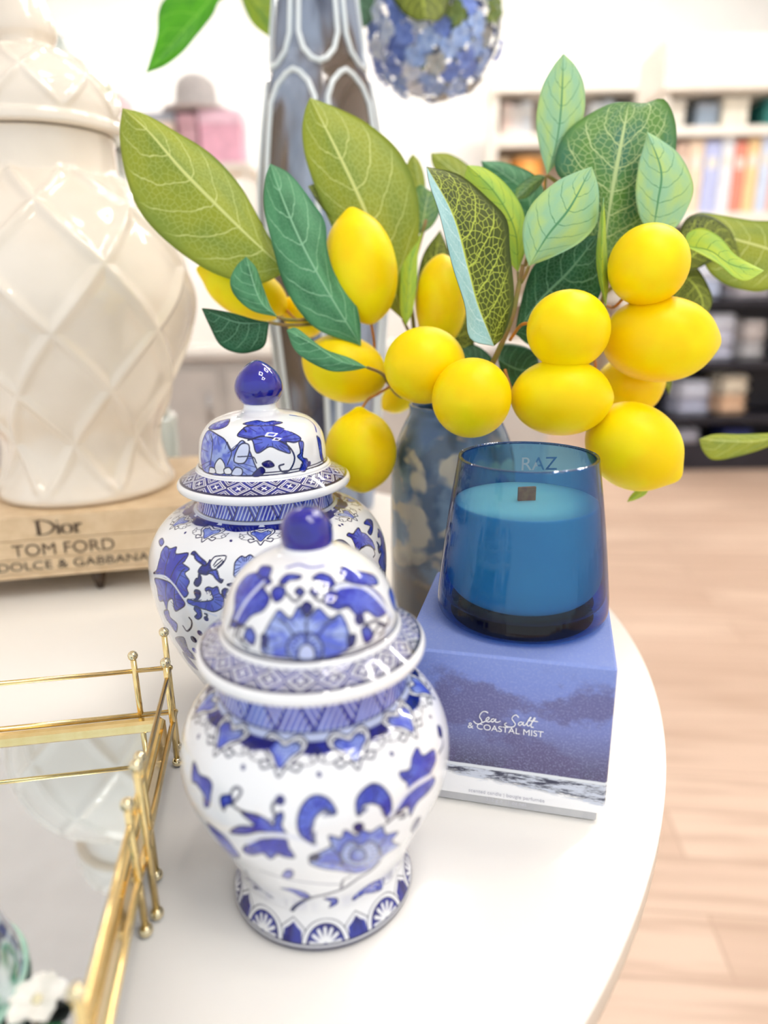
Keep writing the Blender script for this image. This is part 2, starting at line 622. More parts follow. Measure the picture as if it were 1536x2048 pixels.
def bookcase(label, Y, x0, x1, boards, top, base, dark_below=None):
    """boards: list of (z_under, thickness)"""
    t_ = thing('bookcase', label, 'bookcase', ((x0 + x1) / 2, Y + 0.2, FLZ))
    D = 0.4
    cz, hz = (top + FLZ) / 2, top - FLZ
    MB().box(((x0 + x1) / 2, Y + D - 0.01, cz), (x1 - x0 - 0.04, 0.02, hz - 0.02)).build('back_panel', M['shelftan'] if dark_below is None else M['shelfdark'], t_, False)
    for x in (x0 + 0.02, x1 - 0.02):
        MB().box((x, Y + D / 2, cz), (0.04, D, hz), bev=0.004).build('side_panel', M['shelfwhite'], t_, False)
    if dark_below is not None:
        MB().box(((x0 + x1) / 2, Y + D - 0.03, (top + dark_below) / 2), (x1 - x0 - 0.08, 0.02, top - dark_below - 0.1)).build('upper_back_panel', M['shelftan'], t_, False)
    for z, th in boards:
        MB().box(((x0 + x1) / 2, Y + D / 2 - 0.01, z + th / 2), (x1 - x0 - 0.08, D - 0.02, th), bev=0.003).build('shelf', M['shelfdark'] if (dark_below is not None and z < dark_below) else M['shelfwhite'], t_, False)
    MB().box(((x0 + x1) / 2, Y + D / 2 - 0.02, top + 0.12), (x1 - x0 + 0.04, D + 0.04, 0.26), bev=0.006).build('header', M['shelfwhite'], t_, False)
    MB().box(((x0 + x1) / 2, Y + D / 2 + 0.02, FLZ + base / 2), (x1 - x0 - 0.08, D - 0.06, base)).build('plinth', M['shelfdark'] if dark_below is not None else M['shelfwhite'], t_, False)
    return t_


# far bookcase (behind the middle of the lemons)
YA = 6.6
ax0, ax1 = px_x(985, YA), px_x(1262, YA)
zA = [px_z(y, YA) for y in (188, 272, 420, 600, 780)]
bookcase('far white bookcase seen above the middle lemon leaves', YA, ax0, ax1, [(zA[1] - 0.10, 0.10), (zA[2] - 0.05, 0.05), (zA[3] - 0.05, 0.05), (zA[4] - 0.05, 0.05)], zA[0], 0.12)
far_top = [(1005, 1022, 205, (236, 214, 206), 'blush book at the left end of the far top shelf'), (1024, 1040, 210, (226, 222, 222), 'pale grey book on the far top shelf'),
           (1042, 1060, 202, (206, 210, 216), 'silver grey book on the far top shelf'), (1170, 1192, 208, (220, 226, 232), 'ice white book right of the upright leaf on the far top shelf'),
           (1194, 1215, 204, (206, 216, 226), 'powder blue book on the far top shelf'), (1217, 1242, 214, (150, 164, 178), 'slate blue book at the right end of the far top shelf')]
for a, b, yt, c, lb in far_top:
    box_thing('book', lb, 'book', px_x(a, YA), px_x(b, YA), zA[1], px_z(yt, YA), YA + 0.08, 0.22, c, 'books on the far top shelf', spine=True)
# orange lamp shade like basket and tan box on the second shelf
box_thing('storage_box', 'tan storage box left of the orange basket on the far bookcase', 'box', px_x(1000, YA), px_x(1019, YA), zA[2], px_z(318, YA), YA + 0.06, 0.25, (226, 202, 164))
bx, by = px_x(1058, YA), YA + 0.2
bk = thing('basket', 'round orange basket on the second shelf of the far bookcase', 'basket', (bx, by, zA[2]))
prof = [(0.02, 0), (0.11, 0), (0.14, 0.1), (0.155, 0.25), (0.15, 0.40), (0.14, 0.40), (0.145, 0.25), (0.10, 0.03), (0.02, 0.03)]
MB().lathe([(r, z + zA[2] + 0.0015) for r, z in prof], (bx, by, 0), 32).build('basket_body', mottled('orange_wicker', (250, 176, 92), (238, 156, 70), 60, 0.6), bk)
MB().tube([(bx + 0.15 * math.cos(a), by + 0.15 * math.sin(a), zA[2] + 0.40) for a in np.linspace(0, 2 * np.pi, 32, endpoint=False)], 0.012, 8, closed=True).build('basket_rim', colmat((250, 200, 130)), bk)

# near bookcase at the right edge
YB = 4.35
bx0, bx1 = px_x(1300, YB), px_x(1820, YB)
zB = [px_z(y, YB) for y in (190, 262, 436, 610, 735, 845)]
floorB = FLZ + 0.15
bookcase('near white bookcase on the right with dark lower shelves', YB, bx0, bx1, [(zB[1] - 0.05, 0.05), (zB[2] - 0.06, 0.06), (zB[3] - 0.04, 0.04), (zB[4] - 0.04, 0.04), (zB[5] - 0.04, 0.04)], zB[0], 0.18, dark_below=zB[2] - 0.07)
near_top = [(1318, 1350, 204, (244, 238, 226), 'cream box at the left end of the near top shelf', None), (1372, 1412, 212, (150, 166, 184), 'blue grey box on the near top shelf', (170, 182, 196)),
            (1420, 1470, 200, (246, 240, 224), 'wide cream box on the near top shelf', None), (1500, 1545, 206, (40, 120, 116), 'teal box at the frame edge on the near top shelf', None)]
for a, b, yt, c, lb, lc in near_top:
    box_thing('storage_box', lb, 'box', px_x(a, YB), px_x(b, YB), zB[1], px_z(yt, YB), YB + 0.05, 0.24, c, None, lc)
near_mid = [(1318, 1338, 300, (196, 170, 160), 'dusty rose book, first on the middle shelf'), (1340, 1362, 292, (226, 196, 176), 'peach book on the middle shelf'),
            (1364, 1392, 288, (250, 226, 200), 'pale apricot book on the middle shelf'), (1394, 1424, 290, (196, 204, 246), 'periwinkle book on the middle shelf'),
            (1426, 1450, 284, (240, 244, 250), 'white book beside the periwinkle one'), (1452, 1474, 292, (240, 150, 130), 'coral red book on the middle shelf'),
            (1476, 1500, 286, (248, 214, 160), 'yellow orange book on the middle shelf'), (1502, 1524, 282, (214, 226, 250), 'light blue book near the frame edge'),
            (1526, 1548, 290, (250, 190, 170), 'salmon book cut by the frame edge')]
for a, b, yt, c, lb in near_mid:
    box_thing('book', lb, 'book', px_x(a, YB), px_x(b, YB), zB[2], px_z(yt, YB), YB + 0.04, 0.24, c, 'books on the middle shelf of the near bookcase', spine=True)


def folded_stack(label, x0, x1, z0, z1, n, cols):
    for k in range(n):
        c = cols[k % len(cols)]
        dz = (z1 - z0) / n
        zz = z0 + dz * k + 0.0015
        o = thing('folded_throw', label[k], 'folded throw', ((x0 + x1) / 2, YB + 0.18, zz), 'folded throws on the dark shelves')
        xm, w = (x0 + x1) / 2, (x1 - x0)
        MB().box((xm, YB + 0.18, zz + dz * 0.29), (w, 0.30, dz * 0.54), bev=dz * 0.24).build('lower_fold', colmat(c, 0.9), o)
        MB().box((xm, YB + 0.185, zz + dz * 0.77), (w * 0.97, 0.29, dz * 0.44), bev=dz * 0.2).build('upper_fold', colmat(c, 0.9), o)


def xs(a):
    return px_x(a, YB)


folded_stack(['pale blue folded throw behind the gap between right leaves', 'white folded throw behind the gap between right leaves'], xs(1390), xs(1462), zB[3], px_z(530, YB), 2, [(206, 218, 244), (236, 240, 252)])
folded_stack(['grey folded throw under the right leaf spray', 'blush folded throw under the right leaf spray'], xs(1478), xs(1560), zB[3], px_z(560, YB), 2, [(196, 192, 200), (226, 206, 206)])
folded_stack(['lilac white folded throw level with the pointed lemon, lowest', 'lilac white folded throw level with the pointed lemon, middle', 'white folded throw level with the pointed lemon, top'], xs(1425), xs(1500), zB[4], px_z(640, YB), 3, [(206, 210, 232), (220, 222, 240), (226, 228, 240)])
folded_stack(['stone folded throw at the frame edge, lower', 'stone folded throw at the frame edge, upper'], xs(1506), xs(1566), zB[4], px_z(655, YB), 2, [(196, 196, 200), (214, 206, 204)])
folded_stack(['lavender grey folded throw right of the lowest lemon, lower', 'white folded throw right of the lowest lemon, upper'], xs(1386), xs(1466), zB[5], px_z(775, YB), 2, [(190, 196, 220), (222, 226, 242)])
folded_stack(['peach folded throw at the lower right frame edge', 'cream folded throw at the lower right frame edge'], xs(1474), xs(1545), zB[5], px_z(765, YB), 2, [(236, 200, 168), (240, 228, 208)])
folded_stack(['grey white folded throw on the lowest dark shelf'], xs(1392), xs(1452), FLZ + 0.18, FLZ + 0.27, 1, [(190, 192, 208)])
box_thing('storage_box', 'small dark red box on the dark shelf beside the lemons', 'box', xs(1370), xs(1402), zB[4], px_z(715, YB), YB + 0.04, 0.2, (140, 24, 34))
box_thing('storage_box', 'navy box on the lowest dark shelf', 'box', xs(1500), xs(1560), FLZ + 0.18, FLZ + 0.26, YB + 0.04, 0.2, (40, 52, 110))

# ---------------------------------------------------------------- pink goods on a ledge at the back left
YC = 3.75
zc = px_z(318, YC)
lg = thing('goods_rack', 'white open rack of pink gifts beside the left jar', 'rack', (px_x(372, YC), YC + 0.2, 0.035))
MB().box((px_x(372, YC), YC + 0.16, zc - 0.02), (px_x(520, YC) - px_x(215, YC), 0.34, 0.03), bev=0.004).build('shelf', M['shelfwhite'], lg, False)
for xx in (222, 514):
    for yy in (0.02, 0.30):
        MB().box((px_x(xx, YC), YC + yy, (0.035 + zc - 0.035) / 2), (0.025, 0.025, zc - 0.072)).build('leg', M['shelfwhite'], lg, False)
for a, b, yt, c, lb, lc in [(226, 286, 168, (250, 206, 212), 'pink gift box nearest the left jar', (252, 222, 226)), (300, 384, 211, (196, 196, 204), 'grey blue gift box at the back left', (176, 180, 192)),
                            (388, 424, 214, (222, 178, 190), 'mauve gift box between peach and rose ones', None), (428, 508, 208, (250, 190, 212), 'rose pink gift box left of the tall glass vase', (254, 214, 232))]:
    box_thing('gift_box', lb, 'gift box', px_x(a, YC), px_x(b, YC), zc - 0.005, px_z(yt, YC), YC + 0.05, 0.2, c, None, lc)
box_thing('gift_box', 'peach gift box in front of the grey blue one', 'gift box', px_x(308, YC), px_x(384, YC), zc - 0.005, px_z(236, YC), YC - 0.0, 0.045, (250, 222, 200), None, (252, 230, 212))
# grey arched hat box behind them
hx, hz = px_x(404, YC), px_z(214, YC)
hb = thing('hat', 'grey felt hat lying on the mauve and rose gift boxes', 'hat', (px_x(420, YC), YC + 0.15, px_z(207, YC)))
MB().lathe([(0.001, 0.17), (0.06, 0.165), (0.095, 0.13), (0.105, 0.06), (0.11, 0.006)], (px_x(420, YC), YC + 0.15, px_z(207, YC)), 32).build('hat_crown', mottled('grey_felt', (196, 190, 188), (178, 174, 174), 40, 0.9), hb)
MB().lathe([(0.105, 0.012), (0.15, 0.010), (0.17, 0.016), (0.17, 0.011), (0.15, 0.003), (0.1, 0.003)], (px_x(420, YC), YC + 0.15, px_z(207, YC)), 40).build('hat_brim', mottled('grey_felt_brim', (214, 206, 204), (198, 192, 190), 40, 0.9), hb)

# ================================================================== round table
TX, TY, TR = -0.3249, 0.5421, 0.526
tb = thing('round_table', 'round glossy white table carrying the whole display', 'table', (TX, TY, FLZ))
prof = [(0.0005, 0), (TR - 0.0015, 0), (TR, -0.0015)]
MB().lathe(prof, (TX, TY, 0), 256).build('tabletop', M['table'], tb)
MB().lathe([(TR, -0.0015), (TR, -0.017), (TR - 0.002, -0.0185), (0.01, -0.0185)], (TX, TY, 0), 256).build('table_edge', M['table_edge'], tb)
MB().lathe([(0.04, -0.0185), (0.04, FLZ + 0.06), (0.09, FLZ + 0.03), (0.30, FLZ + 0.012), (0.30, FLZ)], (TX, TY, 0), 64).build('pedestal', M['steel'], tb)

# ================================================================== painted ginger jars
WHITE, LIGHT, MIDB, BLUE, NAVY, INK = [lin(c) for c in ((240, 241, 244), (150, 168, 226), (80, 98, 204), (38, 50, 178), (12, 12, 110), (14, 18, 72))]
GREY = lin((84, 90, 130))


class Canvas:
    """paints brush marks on a surface of revolution: column = angle, row = arc length up the profile"""
    SS = 2

    def __init__(s, W, H, prof, axis):
        s.W, s.H = W * s.SS, H * s.SS
        s.w0, s.h0 = W, H
        s.img = np.ones((s.H, s.W, 3)) * WHITE
        s.prof = np.asarray(prof, float)           # dense (r,z)
        s.arc = np.r_[0, np.cumsum(np.linalg.norm(np.diff(s.prof, axis=0), axis=1))]
        s.axis = axis
        s.rows = np.linspace(0, s.arc[-1], s.H)
        s.rrow = np.interp(s.rows, s.arc, s.prof[:, 0])
        s.zrow = np.interp(s.rows, s.arc, s.prof[:, 1])
        s.dv = s.arc[-1] / s.H
        rs = np.random.RandomState(3)
        def vn(n, m):
            g = rs.rand(n, m)
            yy = np.linspace(0, n - 1.001, s.H)
            xx = np.linspace(0, m, s.W, endpoint=False)
            y0, x0 = yy.astype(int), xx.astype(int)
            fy, fx = (yy - y0)[:, None], (xx - x0)[None]
            fy, fx = fy * fy * (3 - 2 * fy), fx * fx * (3 - 2 * fx)
            y1, x1 = np.minimum(y0 + 1, n - 1), (x0 + 1) % m
            return (g[y0][:, x0 % m] * (1 - fy) * (1 - fx) + g[y0][:, x1] * (1 - fy) * fx + g[y1][:, x0 % m] * fy * (1 - fx) + g[y1][:, x1] * fy * fx)
        s.noise = 0.6 * vn(18, 50) + 0.4 * vn(50, 140)

    def hit(s, pts, zmin=-1):
        """image points of the photograph's viewpoint -> (column, row) on the surface"""
        out = []
        tt = np.linspace(0.15, 0.75, 3000)
        zs, rs_ = s.zrow, s.rrow
        order = np.argsort(zs)
        for x, y in pts:
            P = CAM + tt[:, None] * ray(x, y)
            dx, dy = P[:, 0] - s.axis[0], P[:, 1] - s.axis[1]
            d = np.hypot(dx, dy)
            R = np.interp(P[:, 2], zs[order], rs_[order], left=0, right=0)
            ins = (d < R) & (P[:, 2] > zmin)
            i = int(np.argmax(ins)) if ins.any() else int(np.argmin(d - R))
            a = math.atan2(dy[i], dx[i])
            row = int(np.argmin(np.abs(s.zrow - P[i, 2]) + 0.3 * np.abs(s.rrow - d[i])))
            out.append(((a / (2 * np.pi)) % 1 * s.W, row))
        out = np.array(out)
        # unwrap around the first point
        c0 = out[0, 0]
        out[:, 0] = c0 + (out[:, 0] - c0 + s.W / 2) % s.W - s.W / 2
        return out

    def local(s, ang, row, pts_mm, flip=False):
        """mm offsets (x right as seen from outside, y up) around an angle/row"""
        pts = np.asarray(pts_mm, float) * 0.001
        r = s.rrow[int(np.clip(row, 0, s.H - 1))]
        u = (ang / (2 * np.pi)) % 1 * s.W + pts[:, 0] * (-1 if flip else 1) / (2 * np.pi * r) * s.W
        v = row + pts[:, 1] / s.dv
        return np.stack([u, v], 1)

    def rowz(s, z, lo=0, hi=None):
        sub = s.zrow[lo:hi]
        return lo + int(np.argmin(np.abs(sub - z)))

    def _blend(s, cols, rows, a, c, wash):
        cc = cols % s.W
        tgt = np.broadcast_to(np.asarray(c, float), (len(rows), len(cols), 3))
        if wash is not None:
            k = s.noise[np.ix_(rows, cc)][..., None]
            k = np.clip((k - 0.35) / 0.3, 0, 1)
            tgt = tgt * (1 - k) + np.asarray(wash) * k
        ix = np.ix_(rows, cc)
        s.img[ix] = s.img[ix] * (1 - a[..., None]) + tgt * a[..., None]

    def fill(s, P, c, wash=None, alpha=1.0):
        P = np.asarray(P, float)
        x0, x1 = int(P[:, 0].min()) - 1, int(P[:, 0].max()) + 2
        y0, y1 = max(0, int(P[:, 1].min()) - 1), min(s.H - 1, int(P[:, 1].max()) + 2)
        if x1 - x0 > s.W or y1 <= y0:
            return
        cols, rows = np.arange(x0, x1 + 1), np.arange(y0, y1 + 1)
        X, Y = np.meshgrid(cols + 0.0, rows + 0.0)
        ins = np.zeros(X.shape, bool)
        Q = np.roll(P, -1, 0)
        for (xa, ya), (xb, yb) in zip(P, Q):
            if ya == yb:
                continue
            cond = ((ya > Y) != (yb > Y)) & (X < (xb - xa) * (Y - ya) / (yb - ya) + xa)
            ins ^= cond
        s._blend(cols, rows, ins * float(alpha), c, wash)

    def stroke(s, P, w_mm, c, alpha=1.0, closed=False, taper=False):
        P = np.asarray(P, float)
        if closed:
            P = np.vstack([P, P[:1]])
        n = len(P) - 1
        for i in range(n):
            a, b = P[i], P[i + 1]
            row = int(np.clip((a[1] + b[1]) / 2, 0, s.H - 1))
            du = 2 * np.pi * max(s.rrow[row], 0.003) / s.W
            w = w_mm * 0.001 / 2 * (1 - 0.75 * i / n if taper else 1)
            mx, my = w / du + 2, w / s.dv + 2
            x0, x1 = int(min(a[0], b[0]) - mx), int(max(a[0], b[0]) + mx)
            y0, y1 = max(0, int(min(a[1], b[1]) - my)), min(s.H - 1, int(max(a[1], b[1]) + my))
            if x1 - x0 >= s.W or y1 < y0:
                continue
            cols, rows = np.arange(x0, x1 + 1), np.arange(y0, y1 + 1)
            X, Y = np.meshgrid((cols - a[0]) * du, (rows - a[1]) * s.dv)
            bx_, by_ = (b[0] - a[0]) * du, (b[1] - a[1]) * s.dv
            L = bx_ * bx_ + by_ * by_ + 1e-15
            t_ = np.clip((X * bx_ + Y * by_) / L, 0, 1)
            D = np.hypot(X - t_ * bx_, Y - t_ * by_)
            px = 0.6 * min(du, s.dv)
            s._blend(cols, rows, np.clip((w - D) / px + 0.5, 0, 1) * alpha, c, None)

    def band(s, r0, r1, c, wash=None):
        r0, r1 = int(max(0, r0)), int(min(s.H - 1, r1))
        if r1 > r0:
            s._blend(np.arange(s.W), np.arange(r0, r1 + 1), np.ones((r1 - r0 + 1, s.W)), c, wash)

    def shape(s, P, c=BLUE, wash=MIDB, ink=INK, w=0.8, smooth=True, n=6, hatch=False):
        Q = crom(P, n, True) if smooth else np.asarray(P)
        s.fill(Q, c, wash)
        if hatch:
            cen = Q.mean(0)
            for q in range(0, len(Q), max(3, len(Q) // 16)):
                a_ = Q[q]
                s.stroke([a_, a_ + (cen - a_) * (0.35 + 0.3 * s.noise[int(a_[1]) % s.H, int(a_[0]) % s.W])], 0.5, np.asarray(c) * 0.35 + INK * 0.5, taper=True)
        if ink is not None:
            s.stroke(Q, w, ink, closed=True)

    def colours(s):
        im = s.img.reshape(s.h0, s.SS, s.w0, s.SS, 3).mean((1, 3))
        return np.concatenate([im, np.ones(im.shape[:2] + (1,))], -1).reshape(-1, 4)

    def mesh(s, name, parent):
        a = np.linspace(0, 2 * np.pi, s.w0, endpoint=False)
        rows = np.linspace(0, s.arc[-1], s.h0)
        r, z = np.interp(rows, s.arc, s.prof[:, 0]), np.interp(rows, s.arc, s.prof[:, 1])
        V = np.stack([s.axis[0] + r[:, None] * np.cos(a), s.axis[1] + r[:, None] * np.sin(a), np.repeat(z[:, None], s.w0, 1)], -1).reshape(-1, 3)
        i, j = np.meshgrid(np.arange(s.h0 - 1), np.arange(s.w0), indexing='ij')
        k = (j + 1) % s.w0
        Fq = np.stack([i * s.w0 + j, i * s.w0 + k, (i + 1) * s.w0 + k, (i + 1) * s.w0 + j], -1).reshape(-1, 4)
        return mesh_np(name, V, Fq, M['china'], parent, True, col=s.colours())


def zoom(pts, ox, oy, k):
    return [(ox + x / k, oy + y / k) for x, y in pts]


def ruyi(cv, ang, row, sc_=1.0):
    """hanging cloud-head ornament: two scrolls, dotted heart, tassels"""
    S = lambda P: cv.local(ang, row, np.asarray(P, float) * sc_)
    body = [(-7.5, 0), (-8.2, 3), (-6, 5.5), (-3, 5), (0, 3.2), (3, 5), (6, 5.5), (8.2, 3), (7.5, 0), (5.2, -2.4), (3.4, -5), (5.4, -4.6), (6.6, -5.4), (5.4, -7.2), (3.6, -6.6), (2.0, -6.0), (0, -9.2), (-2.0, -6.0), (-3.6, -6.6), (-5.4, -7.2), (-6.6, -5.4), (-5.4, -4.6), (-3.4, -5), (-5.2, -2.4)]
    cv.shape(S(body), WHITE, None, INK, 0.75 * sc_, n=5)
    heart = [(-5.6, -0.4), (-5.6, 2.2), (-3.2, 3.0), (0, 1.2), (3.2, 3.0), (5.6, 2.2), (5.6, -0.4), (3.0, -2.6), (0, -6.6), (-3.0, -2.6)]
    cv.shape(S(heart), MIDB, LIGHT, INK, 0.6 * sc_, n=5)
    for sx in (-1, 1):
        sp = [(sx * (5.6 - 1.9 * math.cos(a) * (1 - a / 9)), 2.6 + 1.9 * math.sin(a) * (1 - a / 9)) for a in np.linspace(-0.6, 6.2, 18)]
        cv.stroke(S(sp), 0.5 * sc_, INK)
        dd = [(sx * 10.4, -1.6), (sx * 9.0, -3.0), (sx * 10.4, -4.6), (sx * 12.0, -3.0)]
        cv.shape(S(dd), WHITE, None, INK, 0.45 * sc_, smooth=False)
        cv.stroke(S([(sx * 8.2, -0.4), (sx * 10.4, -1.0), (sx * 12.4, 0.4), (sx * 11.6, -3)]), 0.45 * sc_, INK)
        cv.stroke(S([(sx * 6.6, -5.4), (sx * 9.0, -5.2), (sx * 10.4, -4.6)]), 0.4 * sc_, INK)
    for yy in (-0.2, -1.4, -2.8, -4.2):
        for xx in np.arange(-3.4, 3.5, 1.15):
            if abs(xx) < 3.9 + yy * 0.8:
                cv.stroke(S([(xx, yy), (xx + 0.05, yy)]), 0.5 * sc_, BLUE)
    cv.stroke(S([(-1.4, 4.2), (0, 3.4), (1.4, 4.2)]), 0.6 * sc_, INK)


def herringbone(cv, r0, r1, nrep):
    cv.band(r0, r1, BLUE, MIDB)
    w = cv.W / nrep
    h = r1 - r0
    pale = lin((206, 216, 244))
    for k in range(nrep):
        u0 = k * w
        for f in np.arange(0.14, 0.95, 0.17):
            cv.stroke([(u0 + f * w, r0), (u0 + f * w + (1 - f) * w / 2, r0 + (1 - f) * h)], 0.75, pale)
            cv.stroke([(u0 + w / 2 + f * w, r1), (u0 + w / 2 + f * w + (1 - f) * w / 2, r1 - (1 - f) * h)], 0.75, pale)
        cv.stroke([(u0, r0), (u0 + w / 2, r1)], 0.6, INK)
        cv.stroke([(u0 + w / 2, r1), (u0 + w, r0)], 0.6, INK)


def diamonds(cv, r0, r1, nrep):
    """brim border: lattice of double diamonds with a four-petal flower"""
    cv.band(r0, r1, NAVY * 0.6 + INK * 0.4, BLUE * 0.5 + INK * 0.5)
    w, h, m = cv.W / nrep, r1 - r0, (r0 + r1) / 2
    for k in range(nrep):
        u = (k + 0.5) * w
        for f, lw in ((0.46, 0.5), (0.34, 0.42)):
            D = [(u - w * f, m), (u, m + h * f), (u + w * f, m), (u, m - h * f)]
            cv.stroke(D, lw, WHITE, closed=True)
        for a in range(4):
            dx, dy = math.cos(a * math.pi / 2 + math.pi / 4), math.sin(a * math.pi / 2 + math.pi / 4)
            cv.stroke([(u, m), (u + dx * w * 0.12, m + dy * h * 0.14)], 0.75, WHITE)
        for sg in (-1, 1):
            for f in (0.16, 0.28):
                cv.stroke([(u + w / 2 - w * f, m + sg * h * 0.49), (u + w / 2, m + sg * h * (0.49 - f * 1.05)), (u + w / 2 + w * f, m + sg * h * 0.49)], 0.38, WHITE)


def fans(cv, r0, r1, n, ang0):
    """lotus panel border round the foot"""
    step = 2 * math.pi / n
    r = cv.rrow[int((r0 + r1) / 2)]
    hm = (r1 - r0) * cv.dv * 1000
    wm = step * r * 1000
    for k in range(n):
        a = ang0 + k * step + step / 2
        S = lambda P: cv.local(a, r0, P)
        cv.shape(S([(-wm * .2, 0), (-wm * .2, hm * .55), (-wm * .1, hm * .78), (0, hm * 1.0), (wm * .1, hm * .78), (wm * .2, hm * .55), (wm * .2, 0)]), WHITE, None, INK, .45, smooth=False)
        cv.shape(S([(-wm * .16, 0), (-wm * .15, hm * .48), (-wm * .07, hm * .62), (0, hm * .82), (wm * .07, hm * .62), (wm * .15, hm * .48), (wm * .16, 0)]), NAVY, BLUE * .7, None, smooth=False)
    for k in range(n):
        a = ang0 + k * step
        S = lambda P: cv.local(a, r0, P)
        R = wm * .37
        arc = lambda q, hh: [(q * math.cos(t_), hh * math.sin(t_)) for t_ in np.linspace(0, math.pi, 24)]
        cv.shape(S(arc(R, hm * .98)), WHITE, None, INK, .45, smooth=False)
        cv.shape(S(arc(R * .80, hm * .80)), NAVY, BLUE * .6, INK, .3, smooth=False)
        for t_ in np.linspace(0.12, math.pi - 0.12, 7):
            p0, p1 = (R * .14 * math.cos(t_), hm * .14 * math.sin(t_)), (R * .62 * math.cos(t_), hm * .60 * math.sin(t_))
            cv.stroke(S([p1, p0]), 1.35, WHITE, taper=True)
    cv.band(r0 - 7, r0 + 2, INK)


def dense(prof, n=900):
    return resample(crom(prof, 10), n)


def paint(cv, items, ox, oy, k, copies=True, shifts=None):
    """items: (kind, points in a zoomed crop, options); drawn where the photograph shows them and again on the far side"""
    for it in items:
        kind, pts, o = it[0], it[1], (it[2] if len(it) > 2 else {})
        P = cv.hit(zoom(pts, ox, oy, k))
        for sh in (shifts or ((0, 0.5) if copies else (0,))):
            Q = P + np.array([sh * cv.W, 0])
            if kind == 'leaf':
                cv.shape(Q, o.get('c', BLUE), o.get('wash', MIDB), o.get('ink', INK), o.get('w', 0.8), o.get('smooth', True), hatch=o.get('wash', MIDB) is not None)
            elif kind == 'line':
                cv.stroke(crom(Q, 8), max(0.75, o.get('w', 0.6) * 1.25), o.get('c', INK))
            elif kind == 'dot':
                cv.stroke([Q[0], Q[0] + 0.01], o.get('w', 2.0), o.get('c', NAVY))


def knob(parent, axis, prof, m):
    return MB().lathe(dense(prof, 60), (axis[0], axis[1], 0), 64).build('knob', m, parent)


# ---------------------------------------------------------------- front jar
FA = (-0.0321, 0.2735)
fj = thing('ginger_jar', 'smaller blue and white lidded jar with rounded knob, frontmost on the table', 'jar', (FA[0], FA[1], 0), 'blue and white ginger jars')
prof = np.vstack([[(0.034, 0.0008), (0.0405, 0.0)], dense([(0.0420, 0.0006), (0.0428, 0.0022), (0.0427, 0.004), (0.0415, 0.007), (0.0395, 0.0115), (0.0388, 0.016), (0.0398, 0.021), (0.0432, 0.030), (0.0497, 0.045), (0.0566, 0.060), (0.0597, 0.0725), (0.0592, 0.084), (0.0556, 0.0945), (0.0495, 0.1025), (0.0425, 0.1062)], 400),
                  dense([(0.0425, 0.1062), (0.0428, 0.1072), (0.0424, 0.1084), (0.0412, 0.1092), (0.0408, 0.113), (0.0406, 0.120), (0.0402, 0.1265)], 80)[1:], [(0.037, 0.1265), (0.037, 0.115)]])
cv = Canvas(900, 460, prof, FA)
neck0, neck1 = cv.rowz(0.1094), cv.rowz(0.1262)
sh0 = int(cv.hit([(632, 1496)])[0][1])
cv.band(sh0, cv.rowz(0.106), NAVY, BLUE * 0.7)
herringbone(cv, neck0, neck1, 17)
cv.band(cv.rowz(0.1060), cv.rowz(0.1090), lin((196, 206, 236)))
cv.band(neck0 - 3, neck0, INK)
aC = math.atan2(-FA[1], -FA[0])
